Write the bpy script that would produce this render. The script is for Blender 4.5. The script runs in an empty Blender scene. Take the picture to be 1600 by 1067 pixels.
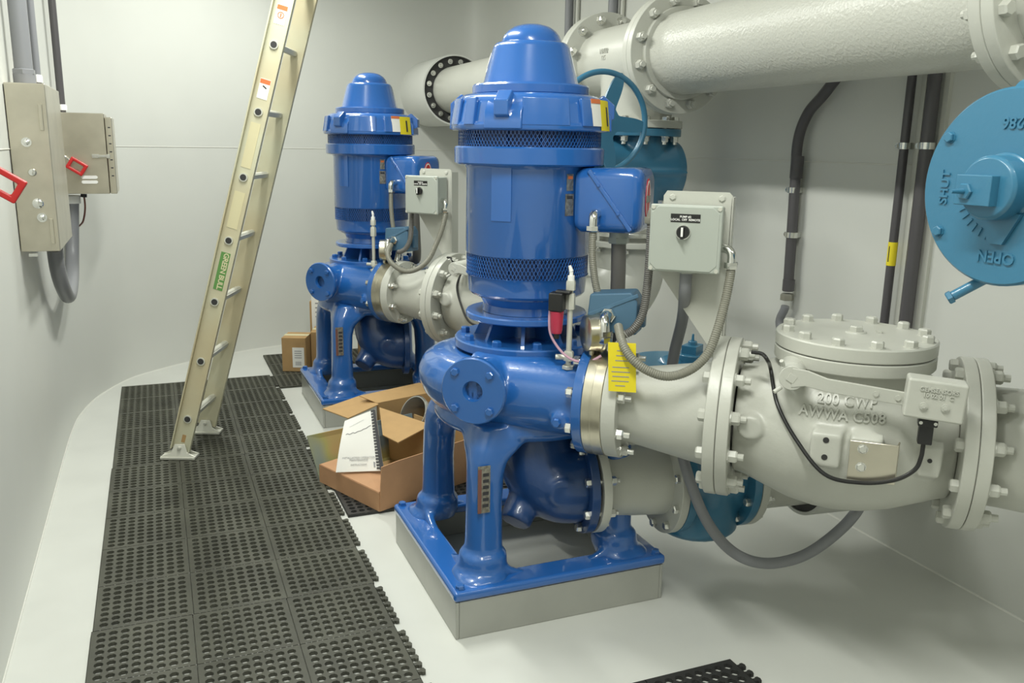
import bpy, math, random
from mathutils import Vector, Matrix
random.seed(7)
sc = bpy.context.scene
COL = sc.collection
PI = math.pi
V = Vector

# ------------------------------------------------------------------ camera
FPX, HY, ROLL, YAW, CAMH = 1352.0, 228.4, 1.0, 22.4, 1.552
_th = math.atan((533.5 - HY) / FPX); _a = math.radians(YAW); _r = math.radians(ROLL)
FW = V((math.sin(_a) * math.cos(_th), math.cos(_a) * math.cos(_th), -math.sin(_th)))
RT0 = V((math.cos(_a), -math.sin(_a), 0)); UP0 = RT0.cross(FW)
RT = RT0 * math.cos(_r) + UP0 * math.sin(_r); UPV = UP0 * math.cos(_r) - RT0 * math.sin(_r)
CP = V((0, 0, CAMH))
cd = bpy.data.cameras.new('camera'); cam = bpy.data.objects.new('camera', cd); COL.objects.link(cam)
cam.matrix_world = Matrix(((RT.x, UPV.x, -FW.x, 0), (RT.y, UPV.y, -FW.y, 0), (RT.z, UPV.z, -FW.z, CAMH), (0, 0, 0, 1)))
cd.sensor_width = 36.0; cd.lens = 36.0 * FPX / 1600.0; cd.clip_start = 0.05; cd.clip_end = 50
sc.camera = cam

def ray(x, y): return FW + RT * ((x - 800) / FPX) + UPV * ((533.5 - y) / FPX)
def at_z(x, y, h=0.0):
    d = ray(x, y); return CP + d * ((h - CAMH) / d.z)
def at_plane(x, y, p, n):
    d = ray(x, y); p = V(p); n = V(n); return CP + d * ((p - CP).dot(n) / d.dot(n))

# ------------------------------------------------------------------ materials
def mat(name, color, rough=0.5, metal=0.0, bump=0.0, bscale=60.0, var=0.0, vscale=8.0, coat=0.0, var_col=None, detail=3.0):
    m = bpy.data.materials.new(name); m.use_nodes = True
    nt = m.node_tree; b = nt.nodes['Principled BSDF']
    b.inputs['Base Color'].default_value = (*color, 1); b.inputs['Roughness'].default_value = rough
    b.inputs['Metallic'].default_value = metal
    if coat: b.inputs['Coat Weight'].default_value = coat; b.inputs['Coat Roughness'].default_value = 0.035
    tc = nt.nodes.new('ShaderNodeTexCoord')
    if var:
        n = nt.nodes.new('ShaderNodeTexNoise'); n.inputs['Scale'].default_value = vscale; n.inputs['Detail'].default_value = detail
        nt.links.new(tc.outputs['Object'], n.inputs['Vector'])
        r = nt.nodes.new('ShaderNodeValToRGB'); r.color_ramp.elements[0].position = 0.35; r.color_ramp.elements[1].position = 0.65
        c2 = var_col if var_col else tuple(max(0, c * (1 - var)) for c in color)
        r.color_ramp.elements[0].color = (*c2, 1); r.color_ramp.elements[1].color = (*color, 1)
        nt.links.new(n.outputs['Fac'], r.inputs['Fac']); nt.links.new(r.outputs['Color'], b.inputs['Base Color'])
    if bump:
        n = nt.nodes.new('ShaderNodeTexNoise'); n.inputs['Scale'].default_value = bscale; n.inputs['Detail'].default_value = 2
        nt.links.new(tc.outputs['Object'], n.inputs['Vector'])
        bp = nt.nodes.new('ShaderNodeBump'); bp.inputs['Strength'].default_value = bump; bp.inputs['Distance'].default_value = 0.004
        nt.links.new(n.outputs['Fac'], bp.inputs['Height']); nt.links.new(bp.outputs['Normal'], b.inputs['Normal'])
    return m

M = dict(
    wall=mat('wall_paint', (0.63, 0.64, 0.60), 0.45, bump=0.03, bscale=25, var=0.03, vscale=2),
    floor=mat('floor_epoxy', (0.60, 0.61, 0.57), 0.35, bump=0.03, bscale=18, var=0.06, vscale=3.0),
    ceil=mat('ceiling_paint', (0.7, 0.7, 0.65), 0.7),
    bead=mat('weld_bead', (0.66, 0.66, 0.61), 0.4),
    blue=mat('gloss_blue_paint', (0.018, 0.118, 0.41), 0.25, bump=0.03, bscale=45, coat=1.0),
    bluecast=mat('cast_blue_paint', (0.016, 0.110, 0.37), 0.3, bump=0.10, bscale=90, coat=0.9),
    blue_in_shade=mat('shade_darkened_blue_paint', (0.010, 0.045, 0.15), 0.35, bump=0.12, bscale=90, coat=0.3),  # pump blue darkened: shade between the legs put into the elbow's colour
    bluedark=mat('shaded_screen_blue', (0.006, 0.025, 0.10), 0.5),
    teal=mat('teal_valve_paint', (0.038, 0.165, 0.275), 0.33, bump=0.08, bscale=80, coat=0.3),
    pipe=mat('grey_pipe_paint', (0.53, 0.535, 0.48), 0.36, bump=0.1, bscale=120, var=0.04, vscale=4),
    rough=mat('rough_cast_pipe_paint', (0.53, 0.535, 0.48), 0.33, bump=0.55, bscale=95, var=0.03, vscale=4),
    steelp=mat('plinth_grey_paint', (0.37, 0.375, 0.34), 0.3, bump=0.06, bscale=40, var=0.08, vscale=6),
    stain=mat('stainless_steel', (0.62, 0.58, 0.48), 0.3, metal=0.9, bump=0.02, bscale=200, var=0.12, vscale=9),
    ring=mat('machined_steel', (0.64, 0.60, 0.48), 0.3, metal=1.0, var=0.15, vscale=20),
    zinc=mat('zinc_plating', (0.72, 0.72, 0.68), 0.25, metal=0.9),
    chrome=mat('chrome_fitting', (0.8, 0.8, 0.77), 0.14, metal=1.0),
    grey=mat('grey_enclosure', (0.40, 0.43, 0.385), 0.4, bump=0.03, bscale=150),
    gasket=mat('dark_gasket', (0.03, 0.03, 0.03), 0.6),
    black=mat('black_plastic', (0.015, 0.015, 0.015), 0.35),
    rubber=mat('black_rubber_mat', (0.074, 0.075, 0.056), 0.6, bump=0.1, bscale=200, var=0.35, vscale=5, detail=6),
    rubber2=mat('clean_black_rubber', (0.02, 0.02, 0.019), 0.55),
    conduit=mat('dark_conduit', (0.085, 0.08, 0.085), 0.38),
    gconduit=mat('grey_pvc_conduit', (0.23, 0.235, 0.25), 0.4),
    flex=mat('grey_flexible_conduit', (0.22, 0.215, 0.175), 0.42),
    flexd=mat('dark_grey_liquidtight', (0.135, 0.13, 0.12), 0.42),
    fglass=mat('fibreglass_rail', (0.55, 0.55, 0.41), 0.5, var=1, vscale=2.2, var_col=(0.52, 0.46, 0.30), detail=4),
    alu=mat('aluminium', (0.60, 0.60, 0.53), 0.45, metal=0.35, bump=0.05, bscale=120),
    card=mat('cardboard', (0.43, 0.27, 0.115), 0.8, var=0.08, vscale=14, bump=0.04, bscale=150),
    card2=mat('cardboard_orange', (0.45, 0.25, 0.13), 0.8, var=0.07, vscale=14),
    paper=mat('white_paper', (0.80, 0.79, 0.74), 0.7),
    yellow=mat('yellow_tag', (0.80, 0.66, 0.02), 0.55),
    red=mat('red_plastic', (0.55, 0.02, 0.02), 0.35),
    redbowl=mat('red_bowl', (0.45, 0.03, 0.07), 0.2),
    pink=mat('pink_tube', (0.55, 0.33, 0.42), 0.35),
    green=mat('green_label', (0.11, 0.27, 0.07), 0.5),
    cream=mat('cream_label', (0.62, 0.57, 0.36), 0.6),
    ink=mat('dark_ink', (0.03, 0.03, 0.035), 0.6),
    greyink=mat('grey_ink', (0.30, 0.30, 0.31), 0.7),
    white=mat('white_ink', (0.85, 0.85, 0.82), 0.5),
    orange=mat('orange_label', (0.62, 0.16, 0.05), 0.5),
    plate=mat('metal_nameplate', (0.42, 0.40, 0.34), 0.35, metal=0.7, var=0.5, vscale=90),
    brownplate=mat('brown_nameplate', (0.22, 0.10, 0.08), 0.4, metal=0.3),
    glass=mat('gauge_lens', (0.5, 0.5, 0.47), 0.1),
    smudge=None,
)
def smudge_mat():
    m = mat('printed_cardboard', (0.45, 0.27, 0.12), 0.8)
    nt = m.node_tree; b = nt.nodes['Principled BSDF']; tc = nt.nodes.new('ShaderNodeTexCoord')
    n = nt.nodes.new('ShaderNodeTexNoise'); n.inputs['Scale'].default_value = 4.0; n.inputs['Detail'].default_value = 1
    r = nt.nodes.new('ShaderNodeValToRGB'); e = r.color_ramp.elements
    e[0].position = 0.36; e[0].color = (0.45, 0.27, 0.12, 1); e[1].position = 0.62; e[1].color = (0.17, 0.23, 0.26, 1)
    k = e.new(0.48); k.color = (0.33, 0.31, 0.11, 1)
    nt.links.new(tc.outputs['Object'], n.inputs['Vector']); nt.links.new(n.outputs['Fac'], r.inputs['Fac']); nt.links.new(r.outputs['Color'], b.inputs['Base Color'])
    return m
M['smudge'] = smudge_mat()

# ------------------------------------------------------------------ mesh builder
def basis(axis, hint=None):
    a = V(axis).normalized()
    h = V(hint) if hint else (V((0, 0, 1)) if abs(a.z) < 0.9 else V((1, 0, 0)))
    u = h.cross(a).normalized(); v = a.cross(u)
    return u, v, a
def catmull(P, n=8):
    P = [V(p) for p in P]; out = []
    for i in range(len(P) - 1):
        p0 = P[i - 1] if i else P[0] * 2 - P[1]; p1, p2 = P[i], P[i + 1]
        p3 = P[i + 2] if i + 2 < len(P) else P[-1] * 2 - P[-2]
        for k in range(n):
            t = k / n
            out.append(0.5 * ((2 * p1) + (p2 - p0) * t + (2 * p0 - 5 * p1 + 4 * p2 - p3) * t * t + (3 * p1 - p0 - 3 * p2 + p3) * t ** 3))
    out.append(P[-1]); return out
def resample(P, step):
    out = [P[0]]; acc = 0.0
    for a, b in zip(P, P[1:]):
        L = (b - a).length; s = step - acc
        while s <= L:
            out.append(a + (b - a) * (s / L)); s += step
        acc = L - (s - step)
    return out

class B:
    def __init__(s): s.v = []; s.f = []
    def add(s, vs, fs):
        n = len(s.v); s.v += [V(x) for x in vs]; s.f += [tuple(i + n for i in f) for f in fs]; return s
    def box(s, c, d, R=None):
        x, y, z = [k / 2 for k in d]
        vs = [V((sx * x, sy * y, sz * z)) for sx in (-1, 1) for sy in (-1, 1) for sz in (-1, 1)]
        if R is not None: vs = [R @ q for q in vs]
        return s.add([q + V(c) for q in vs], [(0, 1, 3, 2), (4, 6, 7, 5), (0, 4, 5, 1), (2, 3, 7, 6), (0, 2, 6, 4), (1, 5, 7, 3)])
    def lathe(s, prof, c=(0, 0, 0), axis=(0, 0, 1), n=48, hint=None, rfun=None, closed=False):
        u, v, a = basis(axis, hint); c = V(c); vs = []; fs = []
        for (r, h) in prof:
            for k in range(n):
                t = 2 * PI * k / n; rr = r * (rfun(t) if rfun else 1)
                vs.append(c + a * h + (u * math.cos(t) + v * math.sin(t)) * rr)
        m = len(prof)
        rng = range(m if closed else m - 1)
        for i in rng:
            j = (i + 1) % m
            for k in range(n):
                k2 = (k + 1) % n
                fs.append((i * n + k, i * n + k2, j * n + k2, j * n + k))
        if not closed:
            if prof[0][0] > 1e-5: fs.append(tuple(reversed(range(n))))
            if prof[-1][0] > 1e-5: fs.append(tuple((m - 1) * n + k for k in range(n)))
        return s.add(vs, fs)
    def ring(s, r0, r1, h0, h1, c=(0, 0, 0), axis=(0, 0, 1), n=48):
        return s.lathe([(r1, h0), (r1, h1), (r0, h1), (r0, h0)], c, axis, n, closed=True)
    def cyl(s, p0, p1, r0, r1=None, n=20):
        p0 = V(p0); p1 = V(p1); L = (p1 - p0).length
        return s.lathe([(r0, 0), (r1 if r1 is not None else r0, L)], p0, p1 - p0, n)
    def tube(s, path, r, n=12, smooth=8, ribs=None):
        P = catmull(path, smooth) if smooth else [V(p) for p in path]
        if ribs: P = resample(P, ribs)
        t0 = (P[1] - P[0]).normalized(); u, v, _ = basis(t0); vs = []; fs = []
        for i, p in enumerate(P):
            t = (P[min(i + 1, len(P) - 1)] - P[max(i - 1, 0)]).normalized()
            u = (u - t * u.dot(t)).normalized(); v = t.cross(u)
            rr = r[min(i, len(r) - 1)] if isinstance(r, list) else r
            if ribs and i % 2: rr *= 0.9
            for k in range(n):
                q = 2 * PI * k / n; vs.append(p + (u * math.cos(q) + v * math.sin(q)) * rr)
        for i in range(len(P) - 1):
            for k in range(n):
                k2 = (k + 1) % n; fs.append((i * n + k, i * n + k2, (i + 1) * n + k2, (i + 1) * n + k))
        fs.append(tuple(reversed(range(n)))); fs.append(tuple((len(P) - 1) * n + k for k in range(n)))
        return s.add(vs, fs)
    def prism(s, poly, off):
        n = len(poly); P = [V(p) for p in poly]; o = V(off)
        fs = [tuple(range(n)), tuple(reversed(range(n, 2 * n)))] + [(k, n + k, n + (k + 1) % n, (k + 1) % n) for k in range(n)]
        return s.add(P + [p + o for p in P], fs)
    def loft(s, secs):
        n = len(secs[0]); vs = [p for q in secs for p in q]; fs = []
        for i in range(len(secs) - 1):
            for k in range(n):
                k2 = (k + 1) % n; fs.append((i * n + k, i * n + k2, (i + 1) * n + k2, (i + 1) * n + k))
        fs.append(tuple(reversed(range(n)))); fs.append(tuple((len(secs) - 1) * n + k for k in range(n)))
        return s.add(vs, fs)
    def hexa(s, p, axis, r, h): return s.lathe([(r, 0), (r, h * .8), (r * .86, h)], p, axis, 6)

I4 = Matrix.Identity(4)
WM = {}
def link(o): COL.objects.link(o); return o
def mesh_from(name, b, m, X, smooth=35):
    me = bpy.data.meshes.new(name)
    me.from_pydata([tuple(X @ p) for p in b.v], [], b.f); me.materials.append(m)
    me.validate(); 
    if smooth:
        me.shade_smooth()
        me.set_sharp_from_angle(angle=math.radians(smooth))
    me.update(); return me
def fix_normals(me):
    import bmesh
    bm = bmesh.new(); bm.from_mesh(me); bmesh.ops.recalc_face_normals(bm, faces=bm.faces); bm.to_mesh(me); bm.free()
def obj(name, b, m, parent=None, F=I4, bevel=0, seg=2, smooth=35):
    X = (WM[parent.name].inverted() @ F) if parent else F
    me = mesh_from(name, b, m, X, 0); fix_normals(me)
    if smooth: me.shade_smooth(); me.set_sharp_from_angle(angle=math.radians(smooth))
    o = link(bpy.data.objects.new(name, me))
    if parent: o.parent = parent; WM[o.name] = WM[parent.name]
    else: WM[o.name] = I4
    if bevel:
        q = o.modifiers.new('bevel', 'BEVEL'); q.width = bevel; q.segments = seg; q.limit_method = 'ANGLE'; q.angle_limit = math.radians(40)
        q.harden_normals = False
        me.shade_smooth(); me.set_sharp_from_angle(angle=math.radians(180 if seg > 1 else 35))
        w = o.modifiers.new('wn', 'WEIGHTED_NORMAL'); w.keep_sharp = True
    return o
def remesh(o, vox=0.008, it=4):
    r = o.modifiers.new('cast', 'REMESH'); r.mode = 'VOXEL'; r.voxel_size = vox; r.use_smooth_shade = True
    q = o.modifiers.new('soft', 'SMOOTH'); q.factor = 0.5; q.iterations = it
    return o
def tag(o, label=None, cat=None, group=None, kind=None):
    if label: o['label'] = label
    if cat: o['category'] = cat
    if group: o['group'] = group
    if kind: o['kind'] = kind
    return o
def thing(name, label, cat, loc=(0, 0, 0), group=None, F=I4):
    o = link(bpy.data.objects.new(name, None)); o.empty_display_size = 0.05
    Mx = F @ Matrix.Translation(V(loc)); o.matrix_world = Mx; WM[o.name] = Mx.copy()
    return tag(o, label, cat, group)
def child(name, me, parent, Mworld):
    o = link(bpy.data.objects.new(name, me)); o.parent = parent; o.matrix_local = WM[parent.name].inverted() @ Mworld; WM[o.name] = Mworld
    return o
def single(name, b, m, label, cat, group=None, F=I4, **k):
    """one-mesh thing whose origin is moved to its own base"""
    w = [F @ p for p in b.v]
    c = V(((min(p.x for p in w) + max(p.x for p in w)) / 2, (min(p.y for p in w) + max(p.y for p in w)) / 2, min(p.z for p in w)))
    b2 = B(); b2.add([p - c for p in w], b.f)
    o = obj(name, b2, m, **k); o.location = c; WM[o.name] = Matrix.Translation(c); return tag(o, label, cat, group)
def frame(p, ang): return Matrix.Translation(V(p)) @ Matrix.Rotation(math.radians(ang), 4, 'Z')
def orient(p, axis, hint=None, spin=0.0):
    u, v, a = basis(axis, hint); R = Matrix(((u.x, v.x, a.x, 0), (u.y, v.y, a.y, 0), (u.z, v.z, a.z, 0), (0, 0, 0, 1)))
    return Matrix.Translation(V(p)) @ R @ Matrix.Rotation(spin, 4, 'Z')
_bm = {}
def bolt_mesh(key, r, L, head, nut, m, stud=0.02):
    """a bolt along +Z: head below 0, shank 0..L, nut and stud end above L"""
    k = (key, r, L, head, nut, m.name, stud)
    if k in _bm: return _bm[k]
    b = B()
    if head: b.lathe([(r * .8, -head), (r, -head * .8), (r, 0)], n=6)
    b.cyl((0, 0, -0.002), (0, 0, L + 0.002), r * 1.15 if not nut else r * .55, n=10)
    if nut:
        b.cyl((0, 0, L - .001), (0, 0, L + .003), r * 1.15, n=12)
        b.lathe([(r, L + .003), (r, L + .003 + nut * .8), (r * .82, L + .003 + nut)], n=6)
        b.cyl((0, 0, L), (0, 0, L + nut + stud), r * .56, n=10)
    me = mesh_from('bolt', b, m, I4, 30); fix_normals(me); _bm[k] = me; return me
def bolts(root, F, c, axis, R, n, me, phase=0.5, hint=None, name='bolt', sel=None):
    u, v, a = basis(axis, hint); c = V(c)
    for k in range(n):
        if sel and k not in sel: continue
        t = 2 * PI * (k + phase) / n
        p = c + (u * math.cos(t) + v * math.sin(t)) * R
        child(name, me, root, F @ orient(p, a, hint, t))
def text_b(body, size, ext=0.001, align='CENTER', bold=0.0, spacing=1.0):
    cu = bpy.data.curves.new('t', 'FONT'); cu.body = body; cu.size = size; cu.extrude = ext; cu.align_x = align; cu.align_y = 'CENTER'; cu.offset = bold
    cu.space_character = spacing; cu.resolution_u = 3
    o = link(bpy.data.objects.new('t', cu)); dg = bpy.context.evaluated_depsgraph_get(); dg.update()
    me = bpy.data.meshes.new_from_object(o.evaluated_get(dg))
    b = B(); b.add([q.co for q in me.vertices], [tuple(p.vertices) for p in me.polygons])
    bpy.data.objects.remove(o); bpy.data.curves.remove(cu); bpy.data.meshes.remove(me); return b
def xf(b, Mx): b.v = [Mx @ p for p in b.v]; return b
def plane_m(o, x, y):
    """matrix carrying text space (x right, y up) to the plane at o"""
    x = V(x).normalized(); y = V(y).normalized(); z = x.cross(y)
    return Matrix(((x.x, y.x, z.x, o[0]), (x.y, y.y, z.y, o[1]), (x.z, y.z, z.z, o[2]), (0, 0, 0, 1)))
def mapb(b, fn): b.v = [V(fn(p)) for p in b.v]; return b

# ------------------------------------------------------------------ the room
H = 3.02
curve = catmull([(-.505, 4.55, 0), (-.500, 5.0, 0), (-.478, 5.35, 0), (-.40, 5.72, 0), (-.242, 6.08, 0), (-.06, 6.28, 0), (.19, 6.475, 0), (.547, 6.675, 0), (.845, 6.785, 0),
                 (1.4, 6.95, 0), (2.0, 7.07, 0), (2.4, 7.08, 0), (2.58, 6.98, 0), (2.645, 6.75, 0), (2.65, 6.4, 0)], 6)
left = [V((-.505, -1.3, 0)), curve[0]]; right = [curve[-1], V((2.65, -1.3, 0))]; rear = [right[1], left[0]]
def wall(name, pts):
    b = B(); n = len(pts)
    b.add([p for p in pts] + [p + V((0, 0, H)) for p in pts], [(k, k + 1, n + k + 1, n + k) for k in range(n - 1)])
    return tag(obj(name, b, M['wall'], smooth=60), kind='structure')
wall('wall_left', left); wall('wall_back', curve); wall('wall_right', right); wall('wall_front', rear)
outline = left[:1] + curve + right[1:]
for nm, z, m in (('floor', 0.0, 'floor'), ('ceiling', H, 'ceil')):
    b = B(); b.add([p + V((0, 0, z)) for p in outline], [tuple(range(len(outline)))])
    tag(obj(nm, b, M[m], smooth=0), kind='structure')
def trim(name, z, r, m):
    b = B(); pts = left[:1] + curve + right[1:]
    b.tube([p + V((0, 0, z)) for p in pts], r, n=6, smooth=0); tag(obj(name, b, M[m]), kind='structure')
trim('trim_1', 1.508, .0032, 'bead'); trim('trim_2', 0.0, .006, 'bead')

# ------------------------------------------------------------------ floor mats
def mat_mesh(nx, ny, tabs=True, far_tabs=False):
    """rubber drainage mat of 0.305 m panels, 8 x 8 round holes each; origin at its lower left corner"""
    b = B(); P = 0.305; t = 0.0125; e = 0.013; c = (P - 2 * e) / 8.0; r = 0.0138
    oct_ = [(math.cos(2 * PI * (k + .5) / 8), math.sin(2 * PI * (k + .5) / 8)) for k in range(8)]
    sq = []
    for (x, y) in oct_:
        s = max(abs(x), abs(y)); sq.append((x / s, y / s))
    # use corner friendly square ring: 8 points, corners + mids
    sq = [(1, .41), (.41, 1), (-.41, 1), (-1, .41), (-1, -.41), (-.41, -1), (.41, -1), (1, -.41)]
    for i in range(nx):
        for j in range(ny):
            x0, y0 = i * P, j * P
            g = 0.0015
            for (a0, a1, b0, b1) in ((x0 + g, x0 + P - g, y0 + g, y0 + e), (x0 + g, x0 + P - g, y0 + P - e, y0 + P - g), (x0 + g, x0 + e, y0 + e, y0 + P - e), (x0 + P - e, x0 + P - g, y0 + e, y0 + P - e)):
                b.add([(a0, b0, t), (a1, b0, t), (a1, b1, t), (a0, b1, t)], [(0, 1, 2, 3)])
            for p in range(8):
                for q in range(8):
                    cx, cy = x0 + e + (p + .5) * c, y0 + e + (q + .5) * c; h = c / 2
                    vs = [(cx + a * h, cy + d * h, t) for a, d in sq] + [(cx + a * r, cy + d * r, t) for a, d in oct_] + [(cx + a * r, cy + d * r, 0.001) for a, d in oct_] \
                        + [(cx + h, cy + h, t), (cx - h, cy + h, t), (cx - h, cy - h, t), (cx + h, cy - h, t)]
                    fs = []
                    for k in range(8):
                        k2 = (k + 1) % 8
                        fs += [(k, k2, 8 + k2, 8 + k), (8 + k, 8 + k2, 16 + k2, 16 + k)]
                    fs += [(0, 24, 1), (2, 25, 3), (4, 26, 5), (6, 27, 7)]
                    b.add(vs, fs)
            # groove floor between panels
            b.add([(x0, y0, t - .004), (x0 + P, y0, t - .004), (x0 + P, y0 + g * 1.5, t - .004), (x0, y0 + g * 1.5, t - .004)], [(0, 1, 2, 3)])
            b.add([(x0, y0, t - .004), (x0 + g * 1.5, y0, t - .004), (x0 + g * 1.5, y0 + P, t - .004), (x0, y0 + P, t - .004)], [(0, 1, 2, 3)])
    W, D = nx * P, ny * P
    for (x0, y0, x1, y1) in ((0, 0, W, 0), (W, 0, W, D), (W, D, 0, D), (0, D, 0, 0)):
        b.add([(x0, y0, 0), (x1, y1, 0), (x1, y1, t), (x0, y0, t)], [(0, 1, 2, 3)])
    def tab(p, d):
        d = V(d); s = V((-d.y, d.x, 0)); p = V(p)
        b.prism([p - s * .007, p + d * .010 - s * .007, p + d * .013 - s * .011, p + d * .022 - s * .011, p + d * .026, p + d * .022 + s * .011, p + d * .013 + s * .011, p + d * .010 + s * .007, p + s * .007], (0, 0, t - .002))
    if tabs:
        for j in range(ny):
            for k in range(7): tab((W, j * P + .04 + k * .0375, 0.001), (1, 0, 0))
    return b
MATG = 'black rubber drainage mats on the floor'
for (x, y, nx, ny, lab, rot, m, gp) in (
    (-.272, 4.335, 3, 5, 'black rubber drainage mat under the feet of the ladder, farthest of the long run', 0, 'rubber', MATG),
    (-.276, 2.81, 3, 5, 'black rubber drainage mat in the middle of the long run, beside the open carton', 0, 'rubber', MATG),
    (-.280, 1.285, 3, 5, 'black rubber drainage mat nearest the viewer in the long run, cut by the photo bottom', 0, 'rubber', MATG)):
    single('rubber_mat', mat_mesh(nx, ny), M[m], lab, 'floor mat', gp, Matrix.Translation((x, y, 0.0005)) @ Matrix.Rotation(rot, 4, 'Z'), smooth=0)
single('rubber_mat', mat_mesh(3, 3, False), M['rubber'], 'black rubber drainage mat under the closed cartons behind the far pump', 'floor mat', MATG,
       Matrix.Translation((.668, 5.535, 0.0005)), smooth=0)
single('rubber_mat', mat_mesh(3, 3, False), M['rubber2'], 'black rubber drainage mat under the open carton between the two pumps', 'floor mat', MATG,
       Matrix.Translation((.672, 3.42, 0.0005)), smooth=0)
single('rubber_mat', mat_mesh(2, 3, True), M['rubber2'], 'small corner of black rubber mat at the bottom edge, right of the near pump', 'floor mat', MATG,
       Matrix.Translation((1.557 - .61, 1.958 - .915, 0.0005)), smooth=0)

# ------------------------------------------------------------------ pumps
P1 = V((1.185, 2.75, 0)); P2 = V((1.17, 5.02, 0)); A1, A2 = -42.0, -53.0
F1 = frame(P1, A1)
F1i = F1.inverted()
def LY(x, y, yl):
    """point of the near pump's own frame on its plane y = yl seen at a photo pixel"""
    o = F1 @ V((0, yl, 0)); n = F1.to_3x3() @ V((0, 1, 0)); return F1i @ at_plane(x, y, o, n)
FLG12, FLG8 = .2415, .1715

def rsq(cx, cy, hx, hy, rad, z, n=5):
    out = []
    for (sx, sy, a0) in ((1, 1, 0), (-1, 1, 90), (-1, -1, 180), (1, -1, 270)):
        for k in range(n):
            a = math.radians(a0 + 90 * k / (n - 1)); out.append(V((cx + sx * (hx - rad) + rad * math.cos(a), cy + sy * (hy - rad) + rad * math.sin(a), z)))
    return out

def build_plinth(P, which):
    b = B(); F = Matrix.Translation(P); hx, hy, t, z = .383, .375, .012, .13
    for s in (-1, 1):
        b.box((s * (hx - t / 2), 0, z / 2), (t, 2 * hy, z)); b.box((0, s * (hy - t / 2), z / 2), (2 * hx - 2 * t, t, z))
        b.box((s * (hx - .04), 0, z - .004), (.056, 2 * hy - 2 * t, .008)); b.box((0, s * (hy - .04), z - .004), (2 * hx - .16, .056, .008))
    single('steel_plinth', b, M['steelp'], 'grey painted square steel plinth welded to the floor under the %s pump' % which, 'plinth', 'steel pump plinths', F, bevel=.003)

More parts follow.
